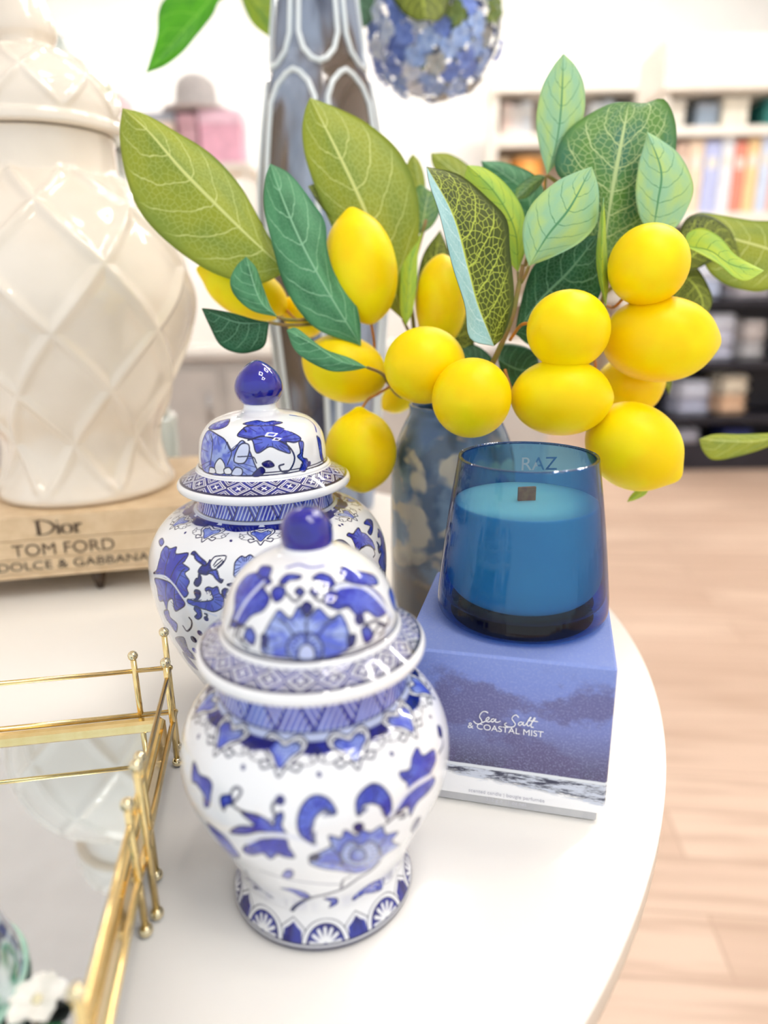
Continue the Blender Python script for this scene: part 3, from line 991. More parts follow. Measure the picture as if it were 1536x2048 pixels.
# scalloped lower edge of the navy shoulder band and hanging ornaments
for k in range(11):
    a = aC + (k - 0.5) * 2 * math.pi / 11
    a2 = a + math.pi / 11
    cv.fill(cv.local(a2, sh0, [(-9, 3), (-8, -1.0), (-5, -2.2), (0, -3.4), (5, -2.2), (8, -1.0), (9, 3)]), NAVY, BLUE * 0.7)
    ruyi(cv, a, int(cv.hit([(567, 1498)])[0][1]), 1.12)
    cv.stroke(cv.local(a2, sh0, [(0, -9.6), (0.2, -10.0)]), 1.8, NAVY)
zx = [
    ('leaf', [(340, 705), (420, 715), (480, 745), (505, 772), (520, 720), (545, 700), (556, 722), (548, 775), (592, 832), (540, 815), (440, 800), (360, 815), (285, 805), (330, 775), (410, 770)]),
    ('leaf', [(365, 872), (440, 842), (560, 836), (582, 880), (612, 932), (560, 930), (530, 912), (490, 942), (450, 912), (392, 922), (350, 902)]),
    ('line', [(370, 858), (450, 822), (560, 822), (650, 842), (725, 878)], {'w': 1.7, 'c': lin((226, 228, 240))}),
    ('line', [(250, 640), (296, 655), (340, 600), (318, 575), (292, 596), (288, 650), (330, 690), (425, 718)], {'w': 0.9}),
    ('leaf', [(238, 622), (290, 618), (290, 660), (262, 668), (252, 694), (236, 660)]),
    ('line', [(512, 715), (500, 680), (512, 650), (540, 650)], {'w': 1.0}),
    ('dot', [(540, 640)], {'w': 4.0, 'c': NAVY}),
    ('leaf', [(640, 812), (628, 745), (648, 675), (690, 625), (740, 615), (792, 640), (826, 695), (815, 712), (782, 686), (742, 700), (712, 745), (704, 800), (720, 862), (676, 846)]),
    ('line', [(716, 858), (700, 800), (716, 735), (760, 695), (806, 716)], {'w': 0.9, 'c': GREY}),
    ('leaf', [(930, 704), (930, 640), (960, 590), (1010, 555), (1060, 570), (1100, 620), (1110, 680), (1092, 742), (1074, 700), (1050, 668), (1000, 655), (962, 670), (946, 718)]),
    ('line', [(1010, 560), (1030, 600), (1020, 650)], {'w': 0.5, 'c': NAVY}),
    ('leaf', [(1160, 530), (1150, 498), (1200, 480), (1212, 420), (1240, 370), (1270, 410), (1322, 380), (1336, 430), (1318, 482), (1300, 508), (1240, 552), (1196, 592), (1188, 552)], {'w': .5}),
    ('leaf', [(1120, 692), (1180, 622), (1250, 562), (1310, 520), (1332, 540), (1304, 592), (1240, 652), (1204, 720), (1192, 672), (1136, 704)]),
    ('line', [(1100, 730), (1170, 620), (1240, 556), (1316, 510)], {'w': 1.6, 'c': lin((226, 228, 240))}),
    ('leaf', [(1352, 312), (1344, 262), (1360, 268), (1368, 310)], {'c': NAVY, 'wash': None}),
    ('line', [(1360, 300), (1372, 350), (1350, 402)], {'w': 0.8}),
    ('leaf', [(95, 448), (112, 470), (128, 510), (170, 530), (190, 562), (184, 604), (176, 670), (150, 672), (152, 622), (112, 562), (88, 540)]),
    ('leaf', [(165, 762), (200, 782), (262, 832), (302, 882), (332, 932), (280, 922), (222, 852)]),
    # large peony
    ('leaf', [(742, 905), (800, 872), (790, 822), (850, 832), (872, 796), (930, 822), (952, 792), (1002, 802), (1060, 772), (1080, 812), (1142, 802), (1112, 852), (1150, 872), (1090, 912), (1052, 944), (1000, 992), (930, 1014), (850, 1004), (762, 992), (690, 962), (722, 922)], {'c': LIGHT, 'wash': MIDB}),
    ('leaf', [(850, 930), (870, 870), (910, 850), (950, 870), (1000, 850), (1040, 880), (1040, 930), (980, 970), (900, 972)], {'c': lin((176, 188, 232)), 'wash': LIGHT}),
    ('leaf', [(900, 940), (905, 900), (940, 885), (975, 905), (975, 940), (940, 958)], {'c': LIGHT, 'wash': MIDB}),
    ('line', [(800, 880), (840, 920), (860, 980)], {'w': .5}), ('line', [(1080, 830), (1050, 880), (1060, 930)], {'w': .5}), ('line', [(760, 960), (830, 960), (900, 1000)], {'w': .5}),
    ('leaf', [(916, 772), (942, 758), (966, 772), (950, 800), (926, 800)], {'c': NAVY, 'wash': None}),
    ('leaf', [(690, 930), (722, 912), (742, 926), (726, 950), (696, 950)], {'c': INK, 'wash': None}),
    ('leaf', [(1210, 790), (1232, 740), (1256, 730), (1244, 772), (1218, 808)], {'c': GREY, 'wash': None}),
    ('line', [(1080, 760), (1130, 720), (1170, 706), (1176, 726), (1150, 730)], {'w': .9}),
    # foot sprays
    ('line', [(600, 1204), (622, 1180), (690, 1142), (790, 1118), (866, 1090), (936, 1042), (1004, 1000), (1046, 958)], {'w': 1.6, 'c': GREY * .6}),
    ('line', [(850, 1095), (862, 1050), (900, 1030)], {'w': .9}),
    ('leaf', [(540, 1090), (604, 1094), (662, 1110), (694, 1136), (652, 1140), (602, 1112)], {'w': .6}),
    ('leaf', [(762, 1142), (822, 1140), (832, 1166), (790, 1190), (802, 1162)], {'w': .6}),
    ('leaf', [(910, 1142), (952, 1100), (1012, 1060), (1070, 1040), (1062, 1092), (1022, 1112), (962, 1122), (922, 1150)], {'w': .6}),
    ('leaf', [(548, 1030), (572, 998), (602, 1000), (604, 1030), (576, 1046)], {'w': .6}),
    ('line', [(372, 1030), (430, 1090), (500, 1140)], {'w': 1.2, 'c': GREY}), ('line', [(360, 1000), (396, 1080), (420, 1090)], {'w': 1.0, 'c': GREY}),
    ('line', [(440, 1000), (560, 1040), (700, 1064), (840, 1070)], {'w': .5, 'c': GREY}),
]
paint(cv, zx, 350, 1350, 2.56)
f0 = cv.rowz(0.0046)
f1 = int(cv.hit([(651, 1836)])[0][1])
f1 = max(f1, f0 + 40)
fc = cv.hit([(651, 1870)])[0][0] / cv.W * 2 * math.pi
fans(cv, f0, f1, 9, fc)
cv.band(0, cv.rowz(0.0006), lin((216, 210, 202)))
cv.band(cv.rowz(0.0007), cv.rowz(0.0036), INK)
cv.band(cv.rowz(0.0037), cv.rowz(0.0041), WHITE)
cv.mesh('body', fj)

lp = np.vstack([[(0.0375, 0.1245), (0.044, 0.1245)], dense([(0.0470, 0.1243), (0.0486, 0.1252), (0.0491, 0.1270), (0.0486, 0.1288), (0.0472, 0.1300)], 60),
                dense([(0.0472, 0.1300), (0.0440, 0.1318), (0.0400, 0.1342), (0.0385, 0.1356)], 80)[1:], dense([(0.0385, 0.1356), (0.0384, 0.1366), (0.0374, 0.1374), (0.0374, 0.1385), (0.0369, 0.144), (0.0342, 0.1515), (0.0300, 0.1585), (0.0236, 0.1645), (0.0165, 0.1685), (0.0118, 0.1703), (0.0104, 0.1722)], 300)[1:], [(0.004, 0.1722)]])
cl = Canvas(900, 300, lp, FA)
b0, b1 = cl.rowz(0.1302), cl.rowz(0.1352)
diamonds(cl, b0 + 3, b1, 22)
cl.band(b0 - 3, b0 + 6, INK)
cl.band(cl.rowz(0.1374), cl.rowz(0.1384), INK)
cl.band(cl.rowz(0.1391), cl.rowz(0.1396), INK)
zd = [
    ('leaf', [(480, 782), (470, 720), (500, 650), (530, 600), (562, 562), (620, 604), (660, 542), (700, 602), (760, 552), (820, 602), (876, 584), (920, 690), (905, 770), (800, 806), (700, 812), (580, 806)], {'c': LIGHT, 'wash': MIDB}),
    ('leaf', [(620, 806), (600, 740), (640, 690), (690, 680), (740, 690), (782, 742), (770, 806), (700, 814)], {'c': MIDB, 'wash': LIGHT}),
    ('leaf', [(662, 812), (664, 760), (700, 735), (736, 760), (738, 812)], {'c': lin((190, 200, 240)), 'wash': None}),
    ('line', [(640, 700), (600, 640), (560, 600)], {'w': .6}), ('line', [(755, 700), (800, 640), (850, 610)], {'w': .6}), ('line', [(700, 735), (700, 620)], {'w': .6}),
    ('leaf', [(700, 590), (672, 550), (690, 522), (712, 522), (732, 550)], {'c': NAVY, 'wash': None}),
    ('leaf', [(310, 640), (330, 560), (342, 452), (400, 382), (480, 372), (522, 420), (478, 442), (512, 500), (482, 562), (420, 592), (366, 646)]),
    ('line', [(340, 610), (390, 520), (480, 420)], {'w': 1.2, 'c': lin((210, 216, 240))}),
    ('leaf', [(790, 520), (850, 432), (960, 420), (1062, 472), (1112, 562), (1060, 602), (1010, 570), (960, 592), (902, 542), (860, 562)]),
    ('line', [(820, 486), (870, 440), (980, 440), (1080, 520), (1130, 600)], {'w': 1.7, 'c': lin((214, 220, 240))}),
    ('leaf', [(560, 422), (600, 380), (670, 384), (662, 406), (612, 412), (590, 432)]),
    ('leaf', [(728, 402), (770, 374), (822, 390), (844, 432), (800, 452), (782, 422)]),
    ('leaf', [(866, 362), (900, 338), (950, 360), (1040, 382), (1062, 432), (960, 432), (900, 412)]),
    ('leaf', [(450, 382), (470, 338), (522, 344), (502, 402)]),
    ('dot', [(972, 610)], {'w': 5}), ('line', [(972, 612), (1010, 640), (1000, 690)], {'w': .8}),
    ('leaf', [(910, 700), (950, 690), (942, 740), (916, 752)], {'c': NAVY, 'wash': None}), ('leaf', [(470, 690), (500, 700), (496, 760), (474, 740)], {'c': NAVY, 'wash': None}),
    ('line', [(330, 700), (350, 640), (390, 660), (372, 720)], {'w': .9}), ('line', [(1040, 690), (1070, 640), (1100, 660), (1070, 690)], {'w': .9}),
    ('line', [(600, 480), (640, 520), (670, 500)], {'w': .9}), ('line', [(740, 500), (780, 520), (800, 480)], {'w': .9}),
    ('leaf', [(1120, 470), (1136, 440), (1150, 520), (1160, 570), (1138, 540)]),
    ('leaf', [(520, 470), (548, 440), (590, 452), (580, 500), (540, 520)], {'c': BLUE}), ('leaf', [(800, 470), (850, 470), (846, 520), (806, 540), (790, 510)], {'c': BLUE}),
    ('leaf', [(380, 690), (410, 650), (440, 690), (430, 740), (400, 730)], {'c': BLUE}), ('leaf', [(980, 660), (1020, 650), (1040, 700), (1000, 730)], {'c': BLUE}),
    ('line', [(300, 660), (320, 620), (360, 650), (350, 700), (400, 760)], {'w': 1.0}), ('line', [(1000, 640), (1050, 620), (1110, 640), (1120, 600)], {'w': 1.0}),
    ('leaf', [(640, 470), (664, 446), (690, 470), (668, 492)], {'c': NAVY}), ('leaf', [(716, 470), (740, 448), (764, 470), (740, 492)], {'c': NAVY}),
    ('line', [(600, 345), (660, 330), (720, 345), (790, 335)], {'w': 0.8, 'c': BLUE}),
]
paint(cl, zd, 340, 1000, 2.56)
lid = cl.mesh('lid', fj)
knob(lid, FA, [(0.0104, 0.1721), (0.0107, 0.1732), (0.0109, 0.1765), (0.0104, 0.1805), (0.0088, 0.1840), (0.0060, 0.1865), (0.0030, 0.1876), (0.0002, 0.1879)], M['cobalt'])

# ---------------------------------------------------------------- rear jar
BA = (-0.0768, 0.44)
bj = thing('ginger_jar', 'larger blue and white lidded jar with pointed onion knob behind the nearest jar', 'jar', (BA[0], BA[1], 0), 'blue and white ginger jars')
prof = np.vstack([[(0.038, 0.0008), (0.0455, 0.0)], dense([(0.0468, 0.0008), (0.0474, 0.003), (0.0470, 0.008), (0.0490, 0.015), (0.0556, 0.028), (0.0640, 0.044), (0.0712, 0.062), (0.0758, 0.080), (0.0780, 0.098), (0.0766, 0.114), (0.0705, 0.127), (0.0600, 0.1365), (0.0470, 0.1400)], 400),
                  dense([(0.0470, 0.1400), (0.0462, 0.1408), (0.0446, 0.1416), (0.0438, 0.144), (0.0434, 0.150), (0.0430, 0.156)], 80)[1:], [(0.040, 0.156), (0.040, 0.145)]])
cv = Canvas(900, 480, prof, BA)
n0, n1 = cv.rowz(0.1424), cv.rowz(0.1558)
sh0 = int(cv.hit([(470, 1058)])[0][1])
cv.band(sh0, cv.rowz(0.1398), NAVY, BLUE * 0.7)
herringbone(cv, n0, n1, 20)
cv.band(cv.rowz(0.1398), cv.rowz(0.1420), lin((222, 228, 242)))
cv.band(n0 - 3, n0, INK)
a0 = cv.hit([(522, 1072)])[0][0] / cv.W * 2 * math.pi
for k in range(11):
    a = a0 + k * 2 * math.pi / 11
    a2 = a + math.pi / 11
    cv.fill(cv.local(a2, sh0, [(-13, 4), (-11, -1.0), (-6, -2.6), (0, -3.6), (6, -2.6), (11, -1.0), (13, 4)]), NAVY, BLUE * 0.7)
    ruyi(cv, a, int(cv.hit([(522, 1068)])[0][1]), 1.0)
    cv.stroke(cv.local(a2, sh0, [(0, -11.4), (0.2, -11.7)]), 1.7, NAVY)
zb = [
    ('leaf', [(120, 832), (150, 800), (176, 700), (192, 640), (230, 590), (270, 612), (325, 600), (322, 660), (430, 652), (402, 722), (382, 742), (442, 792), (402, 832), (442, 902), (420, 962), (432, 1012), (392, 1042), (332, 962), (262, 892), (182, 852)]),
    ('leaf', [(130, 882), (172, 882), (262, 912), (332, 982), (382, 1062), (402, 1112), (352, 1152), (312, 1162), (292, 1062), (252, 1082), (242, 1172), (212, 1082), (172, 1072), (152, 962)]),
    ('line', [(128, 850), (220, 862), (302, 932), (372, 1032), (432, 1112)], {'w': 1.1, 'c': lin((226, 230, 244))}),
    ('line', [(220, 840), (250, 700), (270, 640)], {'w': .6}), ('line', [(270, 880), (330, 760), (400, 680)], {'w': .6}), ('line', [(320, 930), (370, 820), (400, 790)], {'w': .6}), ('line', [(240, 920), (230, 1010), (240, 1080)], {'w': .6}), ('line', [(310, 980), (310, 1060), (330, 1130)], {'w': .6}),
    ('leaf', [(215, 1172), (252, 1162), (272, 1222), (332, 1282), (322, 1352), (272, 1292), (232, 1232)]),
    ('line', [(385, 1300), (420, 1345), (458, 1310), (462, 1260), (440, 1225)], {'w': 1.0}),
    ('leaf', [(556, 762), (600, 752), (626, 712), (642, 782), (602, 842), (540, 832), (520, 812)], {'c': NAVY, 'wash': BLUE}),
    ('leaf', [(456, 662), (470, 642), (492, 640), (532, 682), (592, 732), (582, 762), (540, 742), (492, 702), (484, 668)]),
    ('leaf', [(628, 742), (660, 690), (700, 676), (768, 678), (742, 742), (682, 792), (640, 792)], {'c': WHITE, 'wash': None}),
    ('line', [(656, 760), (690, 715), (720, 700)], {'w': .4}), ('line', [(664, 774), (706, 740), (736, 712)], {'w': .4}), ('line', [(690, 776), (726, 748), (744, 722)], {'w': .4}),
    ('leaf', [(604, 822), (682, 802), (702, 852), (720, 900), (742, 890), (724, 918), (680, 882), (650, 842)]),
    ('leaf', [(528, 832), (550, 872), (542, 922), (512, 948), (484, 922), (500, 880), (520, 872)], {'c': NAVY, 'wash': BLUE}),
    ('leaf', [(500, 980), (536, 990), (542, 1030), (512, 1072), (476, 1082), (502, 1050), (484, 1000)], {'c': NAVY, 'wash': BLUE}),
    ('leaf', [(430, 1062), (502, 1082), (592, 1080), (652, 1062), (640, 1010), (622, 980), (590, 990), (584, 968), (612, 952), (652, 962), (692, 950), (712, 1010), (742, 1040), (752, 1082), (742, 1132), (662, 1172), (582, 1152), (440, 1102)]),
    ('line', [(430, 1112), (520, 1150), (620, 1190), (680, 1210)], {'w': 1.0, 'c': lin((220, 226, 242))}),
    ('leaf', [(500, 1122), (542, 1152), (552, 1212), (520, 1242), (490, 1220), (512, 1190), (484, 1152)], {'c': NAVY, 'wash': BLUE}),
    ('dot', [(592, 1235)], {'w': 3.4}), ('line', [(592, 1230), (600, 1200), (580, 1190)], {'w': 1}),
    ('leaf', [(840, 802), (850, 732), (902, 680), (940, 688), (982, 668), (1022, 690), (1060, 692), (1050, 780), (1000, 802), (962, 862), (872, 872), (840, 852)], {'wash': LIGHT, 'c': MIDB}),
    ('leaf', [(732, 990), (760, 966), (790, 980), (770, 1010), (776, 1050), (745, 1040)], {'c': NAVY, 'wash': BLUE}),
    ('leaf', [(780, 930), (830, 918), (850, 936), (800, 946)], {'c': NAVY, 'wash': BLUE}),
    ('leaf', [(318, 1412), (390, 1402), (430, 1502), (472, 1552), (500, 1602), (420, 1562), (360, 1482)], {'c': GREY, 'wash': BLUE}),
    ('leaf', [(380, 1532), (432, 1582), (520, 1692), (430, 1622)], {'c': GREY, 'wash': BLUE}),
    ('dot', [(480, 1420)], {'w': 5.0, 'c': INK}), ('dot', [(535, 1362)], {'w': 4.0}), ('dot', [(490, 1520)], {'w': 4.5, 'c': BLUE}),
    ('leaf', [(170, 540), (200, 520), (214, 560), (186, 590)], {'c': BLUE}),
]
paint(cv, zb, 280, 960, 4.4536)
paint(cv, [it for it in zb if sum(p[1] for p in it[1]) / len(it[1]) > 860], 280, 960, 4.4536, shifts=(0.27, 0.77))
zr = [
    ('leaf', [(320, 892), (340, 862), (390, 872), (420, 832), (456, 800), (490, 852), (540, 872), (590, 922), (622, 962), (650, 1060), (600, 1012), (550, 1008), (480, 1052), (430, 1088), (412, 1002), (370, 922)]),
    ('line', [(456, 1080), (500, 1030), (560, 1012), (620, 1040), (650, 1110), (630, 1150)], {'w': .8}),
    ('leaf', [(556, 702), (612, 712), (626, 802), (602, 884), (566, 852), (592, 782), (520, 752)], {'c': NAVY, 'wash': BLUE}),
    ('leaf', [(684, 822), (722, 852), (752, 952), (770, 1102), (778, 1300), (740, 1300), (692, 1202), (722, 1102), (690, 1062), (722, 982)]),
    ('leaf', [(160, 992), (202, 950), (272, 950), (342, 1002), (372, 1062), (330, 1052), (282, 1002), (220, 1012)], {'c': GREY, 'wash': None}),
    ('dot', [(262, 760)], {'w': 1.8}),
]
paint(cv, zr, 640, 920, 5.908)
fans(cv, cv.rowz(0.004), cv.rowz(0.0155), 10, 0.3)
cv.band(cv.rowz(0.0008), cv.rowz(0.0028), INK)
cv.mesh('body', bj)

lp = np.vstack([[(0.042, 0.1545), (0.050, 0.1543)], dense([(0.0525, 0.1541), (0.0545, 0.1550), (0.0552, 0.1568), (0.0546, 0.1588), (0.0530, 0.1600)], 60),
                dense([(0.0530, 0.1600), (0.0485, 0.1628), (0.0440, 0.1655), (0.0425, 0.1668)], 90)[1:], dense([(0.0425, 0.1668), (0.0423, 0.1680), (0.0408, 0.1690), (0.0402, 0.1700), (0.0398, 0.1785), (0.0377, 0.1880), (0.0315, 0.1953), (0.0220, 0.1995), (0.0140, 0.2013), (0.0107, 0.2028), (0.0100, 0.2062)], 300)[1:], [(0.004, 0.2062)]])
cl = Canvas(900, 320, lp, BA)
b0, b1 = cl.rowz(0.1602), cl.rowz(0.1662)
diamonds(cl, b0 + 4, b1, 20)
cl.band(b0 - 3, b0 + 7, INK)
cl.band(cl.rowz(0.1690), cl.rowz(0.1697), INK)
cl.band(cl.rowz(0.1706), cl.rowz(0.1712), INK)
zl = [
    ('leaf', [(296, 602), (302, 480), (332, 432), (402, 472), (440, 532), (490, 482), (522, 522), (550, 592), (562, 642), (482, 652), (332, 642)], {'c': MIDB, 'wash': LIGHT}),
    ('leaf', [(366, 640), (360, 600), (384, 568), (408, 600), (404, 640)], {'c': WHITE, 'wash': None}), ('leaf', [(410, 644), (404, 620), (430, 612), (444, 640)], {'c': WHITE, 'wash': None}), ('leaf', [(330, 636), (336, 612), (358, 616), (362, 640)], {'c': WHITE, 'wash': None}),
    ('leaf', [(452, 580), (480, 505), (520, 500), (524, 540), (500, 590)], {'c': lin((206, 214, 240)), 'wash': None}), ('leaf', [(440, 646), (460, 612), (490, 620), (486, 650)], {'c': lin((206, 214, 240)), 'wash': None}),
    ('line', [(340, 600), (350, 500), (340, 450)], {'w': .5}), ('line', [(420, 600), (440, 540), (420, 490)], {'w': .5}), ('line', [(470, 560), (540, 560), (560, 590)], {'w': .5}),
    ('leaf', [(470, 452), (540, 402), (640, 410), (722, 440), (772, 472), (742, 492), (702, 490), (722, 542), (672, 530), (622, 512), (562, 542), (540, 482), (500, 470)]),
    ('line', [(520, 480), (600, 462), (700, 500), (742, 560), (722, 620), (684, 632), (668, 606), (690, 596)], {'w': .9}),
    ('leaf', [(588, 592), (622, 580), (644, 602), (620, 612), (600, 608)], {'c': NAVY, 'wash': None}),
    ('leaf', [(762, 490), (784, 492), (780, 560), (802, 572), (806, 600), (790, 632), (766, 624), (782, 590), (756, 560), (770, 540)]),
    ('leaf', [(848, 462), (866, 480), (874, 540), (884, 582), (868, 570), (858, 520)]),
    ('leaf', [(496, 402), (560, 386), (600, 394), (640, 388), (684, 396), (640, 408), (560, 412)]),
    ('leaf', [(330, 420), (380, 390), (430, 380), (420, 410), (370, 430)], {'c': BLUE, 'wash': LIGHT}),
    ('line', [(720, 360), (780, 370), (830, 400), (846, 440)], {'w': 1.0, 'c': BLUE}), ('dot', [(812, 592)], {'w': 3}), ('dot', [(880, 420)], {'w': 2}),
    ('leaf', [(540, 650), (580, 610), (600, 630), (570, 654)], {'c': NAVY, 'wash': None}),
    ('line', [(510, 440), (500, 420), (540, 410)], {'w': .8}),
]
paint(cl, zl, 280, 680, 2.4)
lid = cl.mesh('lid', bj)
knob(lid, BA, [(0.0100, 0.2061), (0.0112, 0.2070), (0.0140, 0.2110), (0.0151, 0.2155), (0.0142, 0.2205), (0.0112, 0.2255), (0.0070, 0.2295), (0.0030, 0.2318), (0.0002, 0.2326)], M['cobalt'])

# ================================================================== candle on its box
PHI = math.radians(-14.0)
BU, BV = np.array([math.cos(PHI), math.sin(PHI), 0]), np.array([-math.sin(PHI), math.cos(PHI), 0])
BW, BH = 0.107, 0.094
BFR = np.array([0.1126, 0.3021, 0])                       # front right corner of the box
BC = BFR - BU * BW / 2 + BV * BW / 2
bx_ = thing('candle_box', 'blue seascape gift box with white lettering, carrying the candle', 'box', (BC[0], BC[1], 0))
m = mat('seascape_print', (118, 132, 196), 0.55)
t = NT(m)
ob = t.mapping(t.obj(), rot=(0, 0, -PHI))
sx = t.n('ShaderNodeSeparateXYZ')
t.link(ob, sx.inputs[0])
h = t.math('DIVIDE', sx.outputs[2], BH)
hs = t.math('ADD', h, t.math('MULTIPLY', sx.outputs[0], 0.02))                       # horizon leans slightly
n1 = t.noise(t.mapping(ob, scale=(1, 1, 1.4)), 22, 5, 0.6)
n2 = t.noise(t.mapping(ob, scale=(1, 1, 5)), 60, 6, 0.7)
n3 = t.noise(ob, 900, 2)
sky = t.ramp(h, [(0.28, L4(80, 76, 100)), (0.42, L4(104, 104, 144)), (0.60, L4(122, 132, 192)), (0.85, L4(126, 144, 212)), (1.0, L4(132, 152, 218))])
cloud = t.math('MULTIPLY', t.sstep(n1.outputs[0], 0.47, 0.57), t.math('SUBTRACT', 1.0, t.sstep(h, 0.80, 1.0)))
sky = t.mix(t.math('MULTIPLY', cloud, 0.7), sky, L4(96, 88, 128))
sky = t.mix(t.math('MULTIPLY', t.sstep(n3.outputs[0], 0.45, 0.75), 0.30), sky, L4(170, 180, 222))
sea = t.mix(t.sstep(n2.outputs[0], 0.42, 0.56), L4(66, 68, 88), L4(206, 212, 226))
foamn = t.math('ADD', t.math('ADD', h, t.math('MULTIPLY', t.math('SUBTRACT', n2.outputs[0], 0.5), 0.16)), t.math('MULTIPLY', sx.outputs[0], 0.9))
sea = t.mix(t.sstep(foamn, 0.185, 0.215), L4(250, 250, 252), sea)
streak = t.math('MULTIPLY', t.sstep(hs, 0.272, 0.282), t.math('SUBTRACT', 1.0, t.sstep(hs, 0.296, 0.300)))
sea = t.mix(streak, sea, L4(226, 230, 236))
art = t.mix(t.sstep(hs, 0.296, 0.302), sea, sky)
t.link(art, t.b.inputs['Base Color'])
t.bump(n3.outputs[0], 0.08, 0.0004)
Rb = np.stack([BU, BV, [0, 0, 1]], 1)
MB().box(BC + [0, 0, 0.0075 + (BH - 0.0075) / 2], (BW, BW, BH - 0.0075), bev=0.0012, R=Rb).build('box_lid', m, bx_, False)
MB().box(BC + [0, 0, 0.0040], (BW - 0.007, BW - 0.007, 0.0070), bev=0.0006, R=Rb).build('box_base', mottled('grey_card', (206, 206, 208), (196, 196, 200), 60, 0.6), bx_, False)
M['print'] = mat('white_foil_print', (246, 246, 248), 0.4)
M['faint'] = mat('pale_print', (206, 206, 214), 0.5)


def on_plane(x, y, p0, n):
    d = ray(x, y)
    return CAM + d * (((np.asarray(p0) - CAM) @ n) / (d @ n))


def text(name, body, size, loc, xd, yd, m, parent, align='CENTER', xs_=1.0, ext=0.00008, label=None):
    cu = bpy.data.curves.new(name, 'FONT')
    cu.body = body
    cu.size = size
    cu.align_x = align
    cu.extrude = ext
    o = bpy.data.objects.new(name, cu)
    o.parent = parent
    xd, yd = np.asarray(xd, float), np.asarray(yd, float)
    zd = np.cross(xd, yd)
    l = np.asarray(loc) - wloc(parent)
    o.matrix_local = Matrix(((xd[0] * xs_, yd[0], zd[0], l[0]), (xd[1] * xs_, yd[1], zd[1], l[1]), (xd[2] * xs_, yd[2], zd[2], l[2]), (0, 0, 0, 1)))
    cu.materials.append(m)
    sc.collection.objects.link(o)
    bpy.context.view_layer.update()
    me = bpy.data.meshes.new_from_object(o.evaluated_get(bpy.context.evaluated_depsgraph_get()))
    ml = o.matrix_local.copy()
    bpy.data.objects.remove(o)
    bpy.data.curves.remove(cu)
    o = bpy.data.objects.new(name, me)
    o.parent = parent
    o.matrix_local = ml
    if not me.materials:
        me.materials.append(m)
    sc.collection.objects.link(o)
    if label:
        o['label'] = label
    return o


FN = -BV
FP = BFR + FN * 0.0004
UPV = np.array([0, 0, 1.0])
pc = on_plane(1010, 1465, FP, FN)
text('lettering', '& COASTAL MIST', 0.0050, pc, BU, UPV, M['print'], bx_, xs_=1.02)
strokes = [[(410, 196), (392, 184), (368, 184), (345, 204), (338, 230), (352, 254), (356, 274), (334, 288), (306, 284), (285, 264)],
           [(352, 280), (392, 264), (418, 246), (412, 232), (394, 246), (394, 264), (414, 272), (436, 262)],
           [(462, 246), (442, 250), (436, 266), (452, 272), (476, 248), (470, 266), (488, 276), (516, 264)],
           [(672, 234), (650, 214), (626, 222), (614, 244), (628, 268), (642, 290), (628, 312), (592, 316), (560, 306), (552, 290), (568, 280)],
           [(704, 276), (684, 274), (668, 290), (682, 302), (706, 284), (712, 276), (708, 296), (724, 300), (752, 266), (776, 238), (768, 236), (748, 268), (744, 300), (762, 304), (792, 268), (812, 244), (802, 240), (782, 280), (778, 314), (800, 318)],
           [(748, 262), (790, 264), (836, 270)]]
mb = MB()
for st in strokes:
    P = np.array([on_plane(880 + x / 4.267, 1380 + y / 4.267, FP, FN) for x, y in st])
    mb.tube(crom(P, 8), 0.00030, 6)
mb.build('script_lettering', M['print'], bx_)
pc = on_plane(1012, 1594, FP, FN)
text('fine_print', 'scented candle | bougie parfumée', 0.0030, pc, BU, UPV, M['faint'], bx_)
text('fine_print', '312 g ℮ 11 oz net', 0.0030, pc - np.array([0, 0, 0.0042]), BU, UPV, M['faint'], bx_)

# ---------------------------------------------------------------- candle
CX, CY = 0.0785, 0.3707
cd = thing('candle', 'blue glass tumbler candle with wooden wick, standing on the seascape box', 'candle', (CX, CY, BH))


